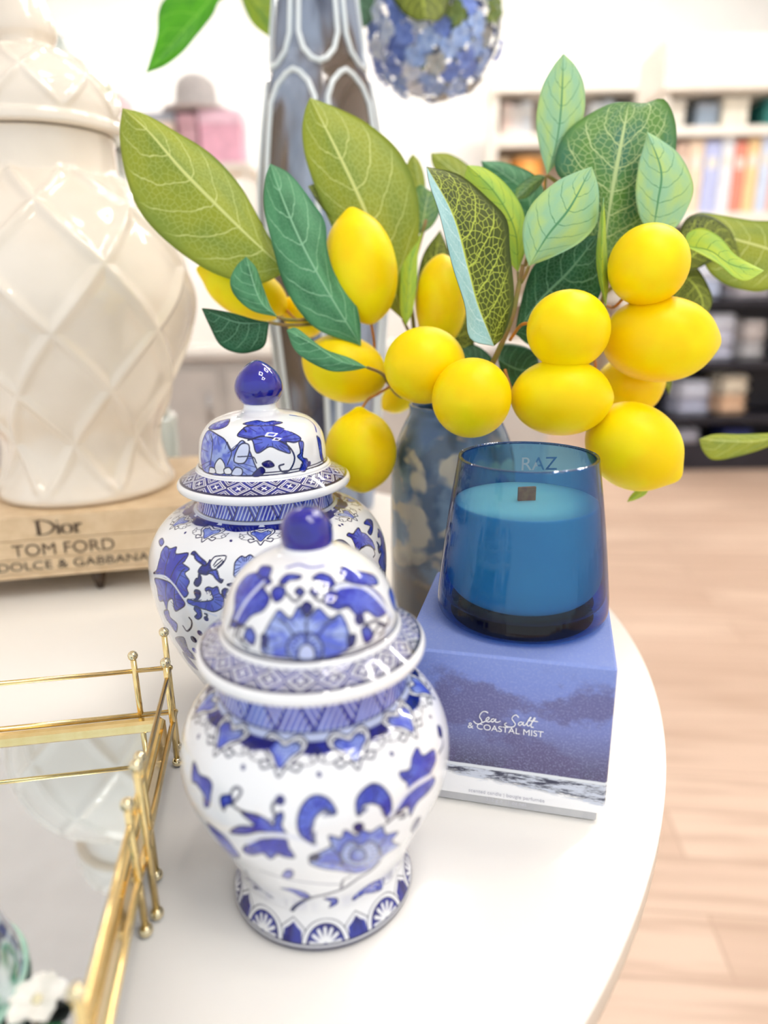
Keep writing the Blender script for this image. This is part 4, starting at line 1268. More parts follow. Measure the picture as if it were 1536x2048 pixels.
def glass_mat(name, tint, rough=0.02):
    m = bpy.data.materials.new(name)
    m.use_nodes = True
    nt = m.node_tree
    nt.nodes.clear()
    out = nt.nodes.new('ShaderNodeOutputMaterial')
    tr = nt.nodes.new('ShaderNodeBsdfTransparent')
    gl = nt.nodes.new('ShaderNodeBsdfGlossy')
    dk = nt.nodes.new('ShaderNodeMix')
    dk.data_type = 'RGBA'
    dk.inputs[6].default_value = (*tint, 1)
    dk.inputs[7].default_value = tuple(v ** 5.0 for v in tint) + (1,)
    p2 = nt.nodes.new('ShaderNodeMath')
    p2.operation = 'POWER'
    p2.inputs[1].default_value = 2.2
    lw = nt.nodes.new('ShaderNodeLayerWeight')
    lw.inputs[0].default_value = 0.5
    pw = nt.nodes.new('ShaderNodeMath')
    pw.operation = 'POWER'
    pw.inputs[1].default_value = 4.5
    fr = nt.nodes.new('ShaderNodeMath')
    fr.operation = 'MULTIPLY_ADD'
    fr.inputs[1].default_value = 0.9
    fr.inputs[2].default_value = 0.035
    nt.links.new(lw.outputs['Facing'], p2.inputs[0])
    nt.links.new(p2.outputs[0], dk.inputs[0])
    nt.links.new(dk.outputs[2], tr.inputs[0])
    nt.links.new(lw.outputs['Facing'], pw.inputs[0])
    nt.links.new(pw.outputs[0], fr.inputs[0])
    mx = nt.nodes.new('ShaderNodeMixShader')
    tr.inputs[0].default_value = (*tint, 1)
    gl.inputs['Roughness'].default_value = rough
    nt.links.new(fr.outputs[0], mx.inputs[0])
    nt.links.new(tr.outputs[0], mx.inputs[1])
    nt.links.new(gl.outputs[0], mx.inputs[2])
    nt.links.new(mx.outputs[0], out.inputs[0])
    tc = nt.nodes.new('ShaderNodeTexCoord')
    mp = nt.nodes.new('ShaderNodeMapping')
    mp.inputs['Scale'].default_value = (1, 1, 0.02)
    nz = nt.nodes.new('ShaderNodeTexNoise')
    nz.inputs['Scale'].default_value = 160
    bp = nt.nodes.new('ShaderNodeBump')
    bp.inputs['Strength'].default_value = 0.45
    bp.inputs['Distance'].default_value = 0.002
    nt.links.new(tc.outputs['Object'], mp.inputs['Vector'])
    nt.links.new(mp.outputs[0], nz.inputs['Vector'])
    nt.links.new(nz.outputs[0], bp.inputs['Height'])
    nt.links.new(bp.outputs[0], gl.inputs['Normal'])
    return m


M['blueglass'] = glass_mat('blue_tumbler_glass', (0.40, 0.68, 0.89))
M['thickglass'] = glass_mat('thick_blue_glass', (0.07, 0.15, 0.28))
gz = BH + 0.0006
outer = dense([(0.0405, gz), (0.0455, gz + 0.0010), (0.0478, gz + 0.0040), (0.0482, gz + 0.0085), (0.0472, gz + 0.020), (0.0428, gz + 0.056), (0.0378, gz + 0.0885), (0.03735, gz + 0.0903)], 60)
inner = dense([(0.0357, gz + 0.0903), (0.0361, gz + 0.088), (0.0410, gz + 0.056), (0.0452, gz + 0.022), (0.0455, gz + 0.012), (0.040, gz + 0.0085)], 60)
MB().lathe(np.vstack([outer, inner]), (CX, CY, 0), 128).build('glass_tumbler', M['blueglass'], cd)
MB().lathe([(0.0005, gz + 0.0085), (0.040, gz + 0.0085)], (CX, CY, 0), 96).build('glass_base', M['thickglass'], cd)
MB().lathe([(0.0005, gz + 0.0002), (0.0405, gz)], (CX, CY, 0), 96).build('glass_underside', M['thickglass'], cd)
wz = 0.1603
m = mottled('pale_aqua_wax', (238, 236, 204), (230, 230, 202), 30, 0.45, sss=0.3, sss_r=(0.7, 1, 1))
wp = np.vstack([dense([(0.0005, gz + 0.0095), (0.024, gz + 0.0096), (0.035, gz + 0.0120), (0.0412, gz + 0.0180), (0.0434, gz + 0.026), (0.0428, gz + 0.036)], 40),
                dense([(0.0418, gz + 0.046), (0.0396, wz - 0.004), (0.0388, wz - 0.0006), (0.0378, wz), (0.0180, wz - 0.0004), (0.0005, wz - 0.0002)], 40)])
MB().lathe(wp, (CX, CY, 0), 96).build('wax', m, cd)
wk = on_plane(1053, 1000, (CX, CY, wz + 0.004), np.array([0, -1.0, 0]))
MB().box((wk[0], wk[1], wz + 0.0036), (0.0100, 0.0018, 0.0078), rz=math.radians(6), bev=0.0002).build('wick', mottled('wood_wick', (255, 128, 62), (226, 98, 48), 300, 0.8), cd, False)
pb = on_plane(1077, 940, (CX, CY + 0.0355, 0), np.array([0, -1.0, 0]))
text('lettering', 'RAZ', 0.0115, pb, (1, 0, 0), (0, 0, 1), mat('grey_label_print', (150, 166, 176), 0.5), cd)

# ================================================================== floral vase
VX, VY = 0.0542, 0.53
fv = thing('vase', 'small cylindrical vase with dusty blue and cream flower pattern, holding the lemon branches', 'vase', (VX, VY, 0))
m = mat('floral_glaze', (90, 110, 132), 0.22, coat=0.4)
t = NT(m)
ob = t.obj()
v1 = t.n('ShaderNodeTexVoronoi', feature='SMOOTH_F1')
wv = t.noise(ob, 40, 2)
wob = t.mix(0.04, ob, wv.outputs['Color'])
t.link(wob, v1.inputs['Vector'])
v1.inputs['Scale'].default_value = 52
petal = t.sstep(v1.outputs['Distance'], 0.32, 0.50)
sx = t.n('ShaderNodeSeparateXYZ')
t.link(ob, sx.inputs[0])
nb = t.noise(ob, 30, 4)
low = t.mix(t.sstep(nb.outputs[0], 0.4, 0.62), L4(112, 110, 108), L4(128, 112, 94))
blu = t.mix(t.sstep(nb.outputs[0], 0.42, 0.6), L4(80, 102, 128), L4(122, 148, 170))
hi = t.mix(petal, L4(188, 182, 164), blu)
zz = t.math('ADD', sx.outputs[2], t.math('MULTIPLY', t.math('SUBTRACT', nb.outputs[0], 0.5), 0.09))
mixd = t.mix(t.sstep(zz, 0.055, 0.088), low, hi)
mixd = t.mix(t.sstep(zz, 0.15, 0.18), mixd, L4(78, 112, 158))
t.link(mixd, t.b.inputs['Base Color'])
vp = np.vstack([[(0.001, 0.0006), (0.046, 0.0006)], dense([(0.0485, 0.003), (0.0492, 0.02), (0.0488, 0.08), (0.0478, 0.135), (0.0445, 0.158), (0.0372, 0.176), (0.0335, 0.184), (0.0340, 0.190)], 80), [(0.0318, 0.190), (0.0315, 0.184), (0.035, 0.174), (0.042, 0.155), (0.045, 0.13), (0.045, 0.01), (0.001, 0.008)]])
MB().lathe(vp, (VX, VY, 0), 96).build('vase_body', m, fv)

# ================================================================== lemon branches


def cam_vec(a):
    """(right, up, toward viewer) -> world direction"""
    v = RT * a[0] + UP * a[1] - FWD * a[2]
    return v / np.linalg.norm(v)


def lemon(parent, x, y, d, a_px, b_px, axis, nip=0.12, stemend=0.03, twig=None):
    a, b = a_px * d / F_PX, b_px * d / F_PX
    c = atd(x, y, d)
    T = cam_vec(axis)
    ref = np.array([0, 0, 1.0]) if abs(T[2]) < 0.9 else np.array([1.0, 0, 0])
    U = np.cross(T, ref)
    U /= np.linalg.norm(U)
    W = np.cross(T, U)
    s = np.linspace(0, math.pi, 40)
    ax = -a * np.cos(s)
    r = b * np.sin(s) ** 0.96
    ax = ax + nip * a * np.exp(-((math.pi - s) / 0.26) ** 2) - stemend * a * np.exp(-(s / 0.22) ** 2)
    an = np.linspace(0, 2 * np.pi, 48, endpoint=False)
    V = np.vstack([c + ax[i] * T + r[i] * (np.cos(an)[:, None] * U + np.sin(an)[:, None] * W) for i in range(len(s))])
    F = [(i * 48 + j, i * 48 + (j + 1) % 48, (i + 1) * 48 + (j + 1) % 48, (i + 1) * 48 + j) for i in range(len(s) - 1) for j in range(48)]
    o = mesh_np('lemon', V, F, M['lemon'], parent)
    st = c - T * a * 1.02
    if twig is not None:
        P = np.array([st + T * a * 0.06] + [atd(*p) for p in twig])
        MB().tube(crom(P, 8), 0.0011, 8).build('twig', M['twig'], o)
    return o


def leaf(parent, Mid, Lft, Rgt, d0, d1, fold=(0.006, 0.006), mats=('mid', 'pale'), bow=0.0, third=None, wave=0.0, petiole=None):
    """a leaf blade with its own curvature: midrib base->tip, two margins, depth along it and how far the margins lift"""
    ns, nt = 40, 9
    Mid = np.asarray(Mid, float)
    Mp = resample(crom(Mid, 10), ns)
    E = []
    for ed in (Lft, Rgt):
        E.append(resample(crom(np.vstack([Mid[:1], np.asarray(ed, float), Mid[-1:]]), 10), ns))
    s = np.linspace(0, 1, ns)
    dm = d0 + (d1 - d0) * s + bow * np.sin(math.pi * s)
    env = np.sin(math.pi * np.clip(s, 0.0, 1)) ** 0.5
    tt = np.linspace(-1, 1, 2 * nt + 1)
    V, UVs = [], []
    for i in range(ns):
        for t_ in tt:
            k = 0 if t_ < 0 else 1
            a = abs(t_)
            p = Mp[i] * (1 - a) + E[k][i] * a
            z = dm[i] + fold[k] * env[i] * a ** 1.25 + wave * math.sin(7 * s[i] + 2 * k) * a * a * env[i]
            V.append(atd(p[0], p[1], z))
            UVs.append((s[i], 0.5 + t_ / 2))
    V = np.array(V)
    m_ = len(tt)
    G = V.reshape(ns, m_, 3)
    du = np.gradient(G, axis=0)
    dv = np.gradient(G, axis=1)
    N = np.cross(du, dv)
    N /= np.linalg.norm(N, axis=2)[..., None] + 1e-12
    N[np.isnan(N)] = 0
    tocam = CAM - G.mean((0, 1))
    sgn = np.sign((N * tocam).sum(2))
    N = N * np.where(sgn == 0, 1, sgn)[..., None]
    Nm = N[ns // 2, nt]
    N = np.where(np.abs(N).sum(2)[..., None] < 0.1, Nm, N)
    back = (G - N * 0.0004).reshape(-1, 3)
    n = len(V)
    F, mi = [], []
    for i in range(ns - 1):
        for j in range(m_ - 1):
            q = (i * m_ + j, i * m_ + j + 1, (i + 1) * m_ + j + 1, (i + 1) * m_ + j)
            F.append(q)
            mi.append(2 if (third and j < nt) else 0)
            F.append(tuple(n + v for v in q[::-1]))
            mi.append(1)
    for i in range(ns - 1):
        for j in (0, m_ - 1):
            F.append((i * m_ + j, (i + 1) * m_ + j, n + (i + 1) * m_ + j, n + i * m_ + j))
            mi.append(0)
    ml = [M[mats[0]], M[mats[1]]] + ([M[third]] if third else [])
    o = mesh_np('leaf', np.vstack([V, back]), F, ml, parent, True, mi=mi, uv=UVs + UVs)
    if petiole:
        P = np.array([G[0, nt]] + [atd(*p) for p in petiole])
        MB().tube(crom(P, 8), np.linspace(0.0011, 0.0014, (len(P) - 1) * 8 + 1), 8).build('petiole', M['stem'], o)
    return o


def branch(label, stem_pts, r0=0.0026, r1=0.0014):
    P = np.array([[VX + stem_pts[0][0], VY + stem_pts[0][1], 0.02]] + [[VX + stem_pts[0][0] * 0.8, VY + stem_pts[0][1] * 0.8, 0.186]] + [atd(*p) for p in stem_pts[1:]])
    b = thing('lemon_branch', label, 'artificial branch', P[0], 'lemon branches in the floral vase')
    Q = crom(P, 10)
    MB().tube(Q, np.linspace(r0, r1, len(Q)), 10).build('stem', M['stem'], b)
    return b


# --- left branch
A = branch('lemon branch leaning left with a big olive leaf over the white lattice jar', [(-0.016, 0.006), (800, 790, .545), (770, 752, .535), (722, 695, .525), (640, 610, .52), (574, 543, .52)])
leaf(A, [(574, 543), (480, 455), (370, 345), (300, 265), (245, 216)], [(520, 568), (470, 562), (405, 535), (330, 480), (278, 420), (250, 345), (239, 270)], [(562, 520), (520, 440), (478, 368), (420, 306), (350, 262), (290, 228)], .52, .50, (0.008, 0.010), ('olive', 'pale'), -0.008)
leaf(A, [(722, 692), (672, 610), (610, 500), (570, 410), (540, 327)], [(640, 662), (598, 622), (566, 565), (542, 480), (528, 415), (530, 360)], [(720, 640), (706, 596), (672, 552), (655, 500), (650, 445), (622, 400), (580, 348)], .515, .505, (0.006, 0.006), ('teal', 'pale'), -0.010)
leaf(A, [(555, 634), (520, 600), (492, 513)], [(505, 622), (470, 592), (460, 562), (472, 533)], [(540, 610), (525, 570), (512, 535)], .495, .49, (0.004, 0.005), ('teal', 'pale'), petiole=[(580, 640, .505), (640, 640, .527)])
leaf(A, [(538, 645), (480, 645), (440, 632), (403, 617)], [(530, 690), (505, 704), (474, 706), (440, 690), (418, 650)], [(510, 640), (470, 628), (430, 620)], .495, .49, (0.006, -0.004), ('dark', 'pale'), petiole=[(575, 650, .505), (640, 648, .527)])
leaf(A, [(735, 735), (680, 722), (630, 690), (573, 660)], [(700, 742), (660, 742), (616, 722), (588, 698)], [(700, 716), (650, 698), (610, 668), (590, 655)], .485, .49, (0.004, 0.004), ('teal', 'pale'), petiole=[(760, 745, .505), (775, 758, .535)])
lemon(A, 492, 582, .555, 86, 52, (-0.85, 0.35, 0.2), 0.2, twig=[(600, 640, .55), (640, 612, .527)])
lemon(A, 606, 634, .58, 44, 36, (-0.4, 0.4, 0.3))
lemon(A, 690, 738, .535, 84, 66, (-0.93, 0.25, 0.2), 0.05, twig=[(770, 765, .54)])
lemon(A, 722, 902, .515, 80, 71, (0.05, -1, 0.1), 0.06, 0.14, twig=[(735, 800, .522), (752, 790, .528), (785, 770, .54)])
# --- upright branch at the back
Bb = branch('upright lemon branch behind the others with tall olive leaf and long lemon', [(-0.004, 0.016), (838, 760, .575), (828, 660, .575), (822, 560, .572), (852, 440, .57)])
leaf(Bb, [(806, 640), (770, 520), (720, 400), (668, 290), (620, 195)], [(722, 560), (672, 470), (640, 400), (612, 320), (604, 262), (610, 220)], [(826, 560), (838, 470), (834, 385), (800, 305), (740, 250), (680, 218)], .555, .535, (0.006, 0.010), ('olive', 'pale'), -0.012, petiole=[(826, 680, .575)])
leaf(Bb, [(780, 500), (720, 420), (660, 385), (616, 372)], [(720, 470), (660, 432), (636, 405)], [(740, 400), (690, 362), (640, 365)], .545, .54, (-0.004, 0.006), ('deep', 'pale'))
leaf(Bb, [(812, 652), (816, 590), (822, 520), (846, 462)], [(800, 620), (800, 560), (808, 510)], [(826, 620), (834, 560), (836, 510)], .535, .55, (0.003, 0.004), ('lime', 'pale'))
leaf(Bb, [(842, 470), (850, 420), (858, 380)], [(820, 450), (824, 400), (838, 370)], [(866, 450), (880, 420), (878, 390)], .575, .58, (0.004, 0.004), ('mid', 'pale'))
leaf(Bb, [(856, 690), (872, 620), (868, 540), (880, 460)], [(836, 650), (832, 580), (846, 510)], [(900, 660), (912, 590), (900, 510)], .57, .585, (0.004, 0.004), ('deep', 'deep'))
leaf(Bb, [(850, 760), (880, 700), (900, 650), (940, 610)], [(840, 720), (860, 660), (890, 620)], [(900, 760), (940, 720), (950, 660)], .565, .575, (0.004, 0.004), ('deep', 'deep'))
leaf(Bb, [(835, 420), (838, 370), (826, 308)], [(815, 400), (810, 350), (816, 322)], [(850, 410), (850, 360), (840, 325)], .60, .60, (0.003, 0.003), ('olive', 'olive'))
leaf(Bb, [(960, 430), (930, 365), (862, 306)], [(900, 400), (880, 360), (864, 326)], [(970, 390), (940, 335), (900, 308)], .60, .61, (0.003, 0.003), ('olive', 'olive'), petiole=[(880, 520, .585), (838, 600, .576)])
lemon(Bb, 723, 536, .525, 108, 71, (-0.18, 1, 0.1), 0.10, 0.04, twig=[(748, 680, .54), (756, 740, .555), (800, 790, .565)])
lemon(Bb, 882, 602, .555, 88, 52, (0.02, 1, 0.05), 0.05, twig=[(868, 720, .57), (842, 760, .574)])
lemon(Bb, 850, 731, .475, 88, 76, (0.62, 0.2, -0.7), 0.12, twig=[(846, 790, .53), (840, 800, .56)])
lemon(Bb, 800, 792, .605, 42, 30, (-0.5, -0.4, 0.2))
# --- middle branch in front
Cc = branch('front lemon branch with folded pale edged leaf and three round lemons', [(0.010, -0.014), (968, 760, .50), (992, 712, .49), (1022, 640, .485), (1040, 560, .485), (1046, 530, .485)])
leaf(Cc, [(988, 692), (955, 610), (936, 540), (905, 430), (853, 333)], [(940, 676), (930, 610), (905, 530), (880, 430), (860, 370)], [(1008, 670), (1028, 600), (1020, 500), (1014, 440), (980, 400), (920, 350)], .470, .462, (-0.012, 0.010), ('deep', 'pale'), -0.004, third='ice')
leaf(Cc, [(1058, 532), (1096, 470), (1140, 415), (1184, 333)], [(1048, 500), (1046, 450), (1066, 405), (1110, 365), (1150, 345)], [(1110, 512), (1160, 485), (1192, 450), (1198, 410), (1196, 370)], .475, .465, (0.004, 0.008), ('pale', 'teal'), -0.004, petiole=[(1052, 548, .48), (1042, 565, .485)])
leaf(Cc, [(1036, 545), (1030, 460), (990, 385), (935, 330)], [(1000, 500), (960, 420), (930, 365)], [(1052, 490), (1046, 420), (1012, 368), (970, 336)], .495, .49, (0.006, 0.005), ('lime', 'pale'), petiole=[(1038, 560, .486)])
leaf(Cc, [(1030, 668), (1080, 600), (1140, 540), (1196, 470)], [(1038, 620), (1062, 540), (1100, 505), (1150, 478)], [(1070, 690), (1150, 640), (1200, 590), (1200, 520)], .505, .495, (0.005, 0.006), ('dark', 'dark'))
leaf(Cc, [(1212, 616), (1203, 540), (1204, 470), (1207, 392)], [(1197, 560), (1192, 510), (1198, 450)], [(1217, 560), (1214, 500), (1211, 440)], .468, .462, (0.010, 0.010), ('lime', 'pale'))
leaf(Cc, [(996, 720), (1040, 740), (1080, 735)], [(1000, 690), (1040, 690), (1070, 705)], [(1010, 770), (1050, 775), (1080, 760)], .52, .53, (0.004, 0.004), ('dark', 'dark'))
leaf(Cc, [(976, 770), (950, 730), (920, 700)], [(950, 770), (925, 740)], [(985, 720), (950, 690)], .53, .54, (0.004, 0.004), ('dark', 'dark'))
leaf(Cc, [(1064, 450), (1055, 390), (1010, 350), (962, 322)], [(1030, 430), (995, 385), (970, 345)], [(1090, 400), (1070, 350), (1010, 325)], .56, .56, (0.004, 0.004), ('teal', 'teal'), petiole=[(1060, 520, .54), (1044, 560, .49)])
leaf(Cc, [(1092, 352), (1060, 372), (1030, 400)], [(1080, 372), (1055, 395)], [(1070, 350), (1035, 372)], .53, .53, (0.004, 0.004), ('mid', 'mid'), petiole=[(1086, 420, .52), (1050, 530, .49)])
lemon(Cc, 1137, 660, .452, 88, 78, (0.7, 0.1, -0.6), 0.03, twig=[(1046, 648, .468), (1020, 680, .486)])
lemon(Cc, 1122, 795, .462, 98, 76, (0.95, -0.05, 0.15), 0.04, twig=[(1010, 740, .485)])
lemon(Cc, 943, 796, .452, 82, 79, (0.2, 0.3, -0.8), 0.04, twig=[(962, 750, .495)])
# --- right branch
Dd = branch('right hand lemon branch with large veined dark leaf and four lemons', [(0.016, 0.008), (1080, 740, .545), (1160, 660, .53), (1206, 600, .52), (1214, 520, .515), (1190, 440, .515), (1120, 370, .515), (1094, 350, .512)])
leaf(Dd, [(1094, 350), (1112, 290), (1122, 220), (1127, 107)], [(1080, 300), (1072, 240), (1084, 175), (1108, 130)], [(1142, 290), (1168, 230), (1168, 170), (1150, 130)], .512, .505, (0.004, 0.004), ('pale', 'lime'), -0.004)
leaf(Dd, [(1205, 520), (1218, 420), (1238, 310), (1258, 204)], [(1174, 470), (1168, 400), (1116, 350), (1112, 310), (1134, 262), (1182, 226), (1225, 206)], [(1250, 500), (1300, 450), (1336, 380), (1352, 300), (1350, 240), (1328, 198), (1290, 206)], .510, .500, (0.010, 0.010), ('mid', 'mid'), -0.008, wave=0.002)
leaf(Dd, [(1306, 462), (1316, 400), (1322, 340), (1294, 263)], [(1282, 440), (1271, 390), (1277, 330), (1288, 290)], [(1345, 460), (1374, 420), (1387, 370), (1360, 310), (1320, 278)], .490, .482, (0.004, 0.006), ('pale', 'teal'), -0.004, petiole=[(1296, 500, .50), (1240, 560, .515), (1208, 590, .52)])
leaf(Dd, [(1368, 492), (1420, 502), (1464, 530), (1528, 541)], [(1392, 503), (1440, 530), (1470, 555), (1496, 561)], [(1376, 466), (1404, 456), (1440, 474), (1472, 510)], .488, .478, (-0.003, 0.004), ('lime', 'pale'), -0.004, petiole=[(1340, 500, .495), (1270, 540, .512)])
lemon(Dd, 1297, 530, .460, 84, 78, (-0.45, -0.55, 0.6), 0.02, twig=[(1238, 606, .49), (1212, 612, .515)])
lemon(Dd, 1318, 679, .478, 110, 84, (0.98, -0.08, 0.12), 0.07, twig=[(1220, 640, .505), (1206, 622, .52)])
lemon(Dd, 1258, 772, .525, 66, 60, (0.9, 0.1, 0.1), 0.08, twig=[(1190, 720, .53)])
lemon(Dd, 1267, 893, .475, 98, 84, (0.72, -0.55, 0.15), 0.12, twig=[(1190, 800, .51), (1170, 740, .53)])
leaf(Dd, [(1300, 975), (1275, 988), (1254, 1004)], [(1290, 990), (1270, 1000)], [(1280, 975), (1262, 990)], .50, .50, (0.002, 0.002), ('lime', 'lime'), petiole=[(1310, 940, .51), (1220, 830, .525)])
leaf(Dd, [(1340, 640), (1330, 720), (1338, 790)], [(1318, 680), (1316, 740)], [(1350, 690), (1346, 760)], .56, .56, (0.002, 0.002), ('deep', 'deep'), petiole=[(1260, 640, .54), (1200, 640, .525)])
# --- far right spray, its stem leaving the frame
Ee = branch('olive leaf spray reaching out of the right side of the frame', [(0.018, 0.016), (1120, 770, .585), (1260, 640, .58), (1350, 540, .575), (1450, 505, .57), (1560, 520, .57), (1600, 640, .57), (1580, 850, .57)])
leaf(Ee, [(1590, 515), (1520, 492), (1450, 470), (1380, 432)], [(1540, 578), (1470, 576), (1420, 545), (1396, 490)], [(1570, 450), (1500, 440), (1430, 428), (1400, 425)], .565, .555, (0.004, 0.006), ('olive', 'olive'), -0.006)
leaf(Ee, [(1350, 545), (1400, 500), (1440, 480), (1482, 520)], [(1350, 500), (1370, 440), (1410, 428), (1460, 460)], [(1390, 540), (1430, 520), (1470, 525)], .55, .55, (0.004, 0.004), ('deep', 'deep'))
leaf(Ee, [(1340, 545), (1380, 560), (1405, 600), (1400, 650)], [(1330, 590), (1350, 620), (1380, 640)], [(1370, 525), (1398, 540), (1424, 590), (1420, 620)], .565, .56, (0.004, 0.004), ('deep', 'olive'))
leaf(Ee, [(1582, 864), (1520, 882), (1460, 882), (1398, 878)], [(1540, 892), (1480, 912), (1428, 920), (1406, 902)], [(1540, 866), (1480, 868), (1430, 868)], .56, .55, (0.004, 0.003), ('olive', 'olive'))

# ================================================================== white lattice jar on its books
JX, JY, JZ = -0.312, 0.722, 0.0804


def lattice_lathe(prof, axis, n_round, cell, ridge, height, s0, s1, W=560, H=300, shift=0.0):
    """surface of revolution with a raised diamond lattice between arc lengths s0 and s1"""
    prof = np.asarray(prof, float)
    arc = np.r_[0, np.cumsum(np.linalg.norm(np.diff(prof, axis=0), axis=1))]
    q = np.linspace(0, arc[-1], H)
    r, z = np.interp(q, arc, prof[:, 0]), np.interp(q, arc, prof[:, 1])
    dr, dz = np.gradient(r, q), np.gradient(z, q)
    nl = np.hypot(dr, dz) + 1e-9
    nr, nz_ = dz / nl, -dr / nl
    a = np.linspace(0, 2 * np.pi, W, endpoint=False)
    A, Q = np.meshgrid(a, q)
    hgt = np.zeros_like(A)
    for sg in (1, -1):
        ph = n_round * A / (2 * np.pi) + sg * (Q - s0) / cell + shift
        dd = np.abs(ph - np.round(ph))
        rr = np.interp(Q, q, r)
        wloc_ = ridge / np.maximum(1.0 / np.hypot(n_round / (2 * np.pi * np.maximum(rr, 0.01)), 1 / cell), 1e-4)
        hgt = np.maximum(hgt, np.exp(-(dd / wloc_) ** 2))
    edge = np.clip((Q - s0) / 0.012, 0, 1) * np.clip((s1 - Q) / 0.012, 0, 1)
    hgt = hgt * edge * height
    R = r[:, None] + hgt * nr[:, None]
    Z = z[:, None] + hgt * nz_[:, None]
    V = np.stack([axis[0] + R * np.cos(A), axis[1] + R * np.sin(A), Z], -1).reshape(-1, 3)
    i, j = np.meshgrid(np.arange(H - 1), np.arange(W), indexing='ij')
    k = (j + 1) % W
    return V, np.stack([i * W + j, i * W + k, (i + 1) * W + k, (i + 1) * W + j], -1).reshape(-1, 4)


def lattice_jar(label, X, Y, Z, k, m, ang, group=None):
    t_ = thing('lattice_jar', label, 'jar', (X, Y, Z), group)
    up = lambda P: [(r * k, Z + z * k) for r, z in P]
    body = np.vstack([up([(0.070, 0.002), (0.083, 0.0)]), dense(up([(0.0868, 0.002), (0.0872, 0.007), (0.0835, 0.014), (0.0775, 0.026), (0.0735, 0.045), (0.0760, 0.066), (0.0900, 0.092), (0.1080, 0.135), (0.1225, 0.180), (0.1235, 0.205), (0.1160, 0.237), (0.0990, 0.266), (0.0800, 0.284), (0.0690, 0.294)]), 300),
                      dense(up([(0.0690, 0.294), (0.0655, 0.298), (0.0648, 0.310), (0.0650, 0.332)]), 60)[1:], up([(0.060, 0.332), (0.060, 0.30)])])
    V, F = lattice_lathe(body, (X, Y), 8, 0.112 * k, 0.0050 * k, 0.0042 * k, 0.022 * k, 0.352 * k, shift=ang)
    mesh_np('body', V, F, m, t_)
    lid = np.vstack([up([(0.060, 0.3328), (0.070, 0.3330)]), dense(up([(0.0735, 0.3330), (0.0752, 0.3350), (0.0752, 0.3400), (0.0738, 0.3430)]), 30), dense(up([(0.0738, 0.3430), (0.0728, 0.3445), (0.0735, 0.355), (0.0705, 0.3680), (0.0620, 0.3800), (0.0470, 0.3920), (0.0330, 0.3995), (0.0240, 0.4030), (0.0225, 0.4060)]), 160)[1:]])
    V, F = lattice_lathe(lid, (X, Y), 8, 0.062 * k, 0.0034 * k, 0.0026 * k, 0.026 * k, 0.105 * k, H=140, shift=ang)
    ld = mesh_np('lid', V, F, m, t_)
    fin = dense(up([(0.0226, 0.4058), (0.0235, 0.4085), (0.0262, 0.4140), (0.0266, 0.4210), (0.0240, 0.4300), (0.0215, 0.4370), (0.0190, 0.4440), (0.0130, 0.4540), (0.0060, 0.4610), (0.0003, 0.4630)]), 80)
    MB().lathe(fin, (X, Y, 0), 64).build('finial', m, ld)
    return t_


lattice_jar('large cream jar with raised diamond lattice, standing on the fashion books', JX, JY, JZ, 1.0, M['cream'], 0.12)

# ---------------------------------------------------------------- fashion books on a low riser
SD = np.array([0.979, 0.203, 0]) / np.linalg.norm([0.979, 0.203])
SN = np.array([SD[1], -SD[0], 0])                      # spine normal, toward the camera
SP = np.array([-0.2936, 0.6186, 0])                    # a point under the spine line
Rk = np.stack([SD, -SN, [0, 0, 1]], 1)
sleft, sright, sdep = -0.175, 0.112, 0.225
M['cream_cloth'] = mottled('tan_book_cloth', (226, 200, 164), (216, 188, 150), 80, 0.55)
M['paper'] = mottled('page_block', (238, 232, 218), (226, 218, 202), 200, 0.8)
M['bookink'] = mat('dark_brown_print', (84, 66, 52), 0.6)
M['bookink2'] = mat('black_print', (52, 44, 42), 0.6)
rs_ = thing('book_riser', 'low tan riser with dark tapered feet carrying the fashion books', 'riser', SP + SD * (sleft + sright) / 2 - SN * sdep / 2)
cmid = SP + SD * (sleft + sright) / 2 - SN * sdep / 2
MB().box(cmid + [0, 0, 0.0228], (sright - sleft, sdep, 0.0048), bev=0.001, R=Rk).build('riser_top', M['cream_cloth'], rs_, False)
M['darkwood'] = mottled('dark_walnut', (74, 56, 38), (52, 38, 26), 60, 0.4)
for u in (-0.155, 0.018, 0.095):
    for w in (0.012, 0.20):
        if u == 0.018 and w > 0.1:
            continue
        p = SP + SD * u - SN * w
        MB().lathe([(0.0005, 0.0004), (0.0030, 0.0004), (0.0042, 0.004), (0.0085, 0.0198), (0.0005, 0.0198)], p, 24).build('foot', M['darkwood'], rs_)


def fashion_book(label, z0, z1, words_, size, inkm, dl, dr, tx, ts, wide=1.0):
    t_ = thing('book', label, 'book', SP + SD * (dl + dr) / 2 - SN * sdep / 2 + np.array([0, 0, z0]), 'fashion books under the lattice jar')
    c = SP + SD * (dl + dr) / 2 - SN * sdep / 2
    hgt = z1 - z0
    th = 0.0016
    for zc_ in (z0 + th / 2, z1 - th / 2):
        MB().box(c + [0, 0, zc_], (dr - dl, sdep, th), bev=0.0004, R=Rk).build('cover_board', M['cream_cloth'], t_, False)
    MB().box(SP + SD * (dl + dr) / 2 - SN * 0.0016 + [0, 0, (z0 + z1) / 2], (dr - dl, 0.0032, hgt), bev=0.0012, R=Rk).build('spine', M['cream_cloth'], t_, False)
    MB().box(c + [0, 0, (z0 + z1) / 2] - SN * 0.001, (dr - dl - 0.008, sdep - 0.012, hgt - 2 * th - 0.0002), R=Rk).build('pages', M['paper'], t_, False)
    loc = SP + SD * tx + SN * 0.0005 + np.array([0, 0, ts])
    if words_:
        text('lettering', words_, size, loc, SD, (0, 0, 1), inkm, t_, 'LEFT', wide)
    return t_


bz = [0.0258, 0.0400, 0.0582, 0.0798]


def spine_at(x, y, z):
    """distance along the spine of an image column at height z"""
    p = on_plane(x, y, SP, SN)
    return float((p - SP) @ SD)


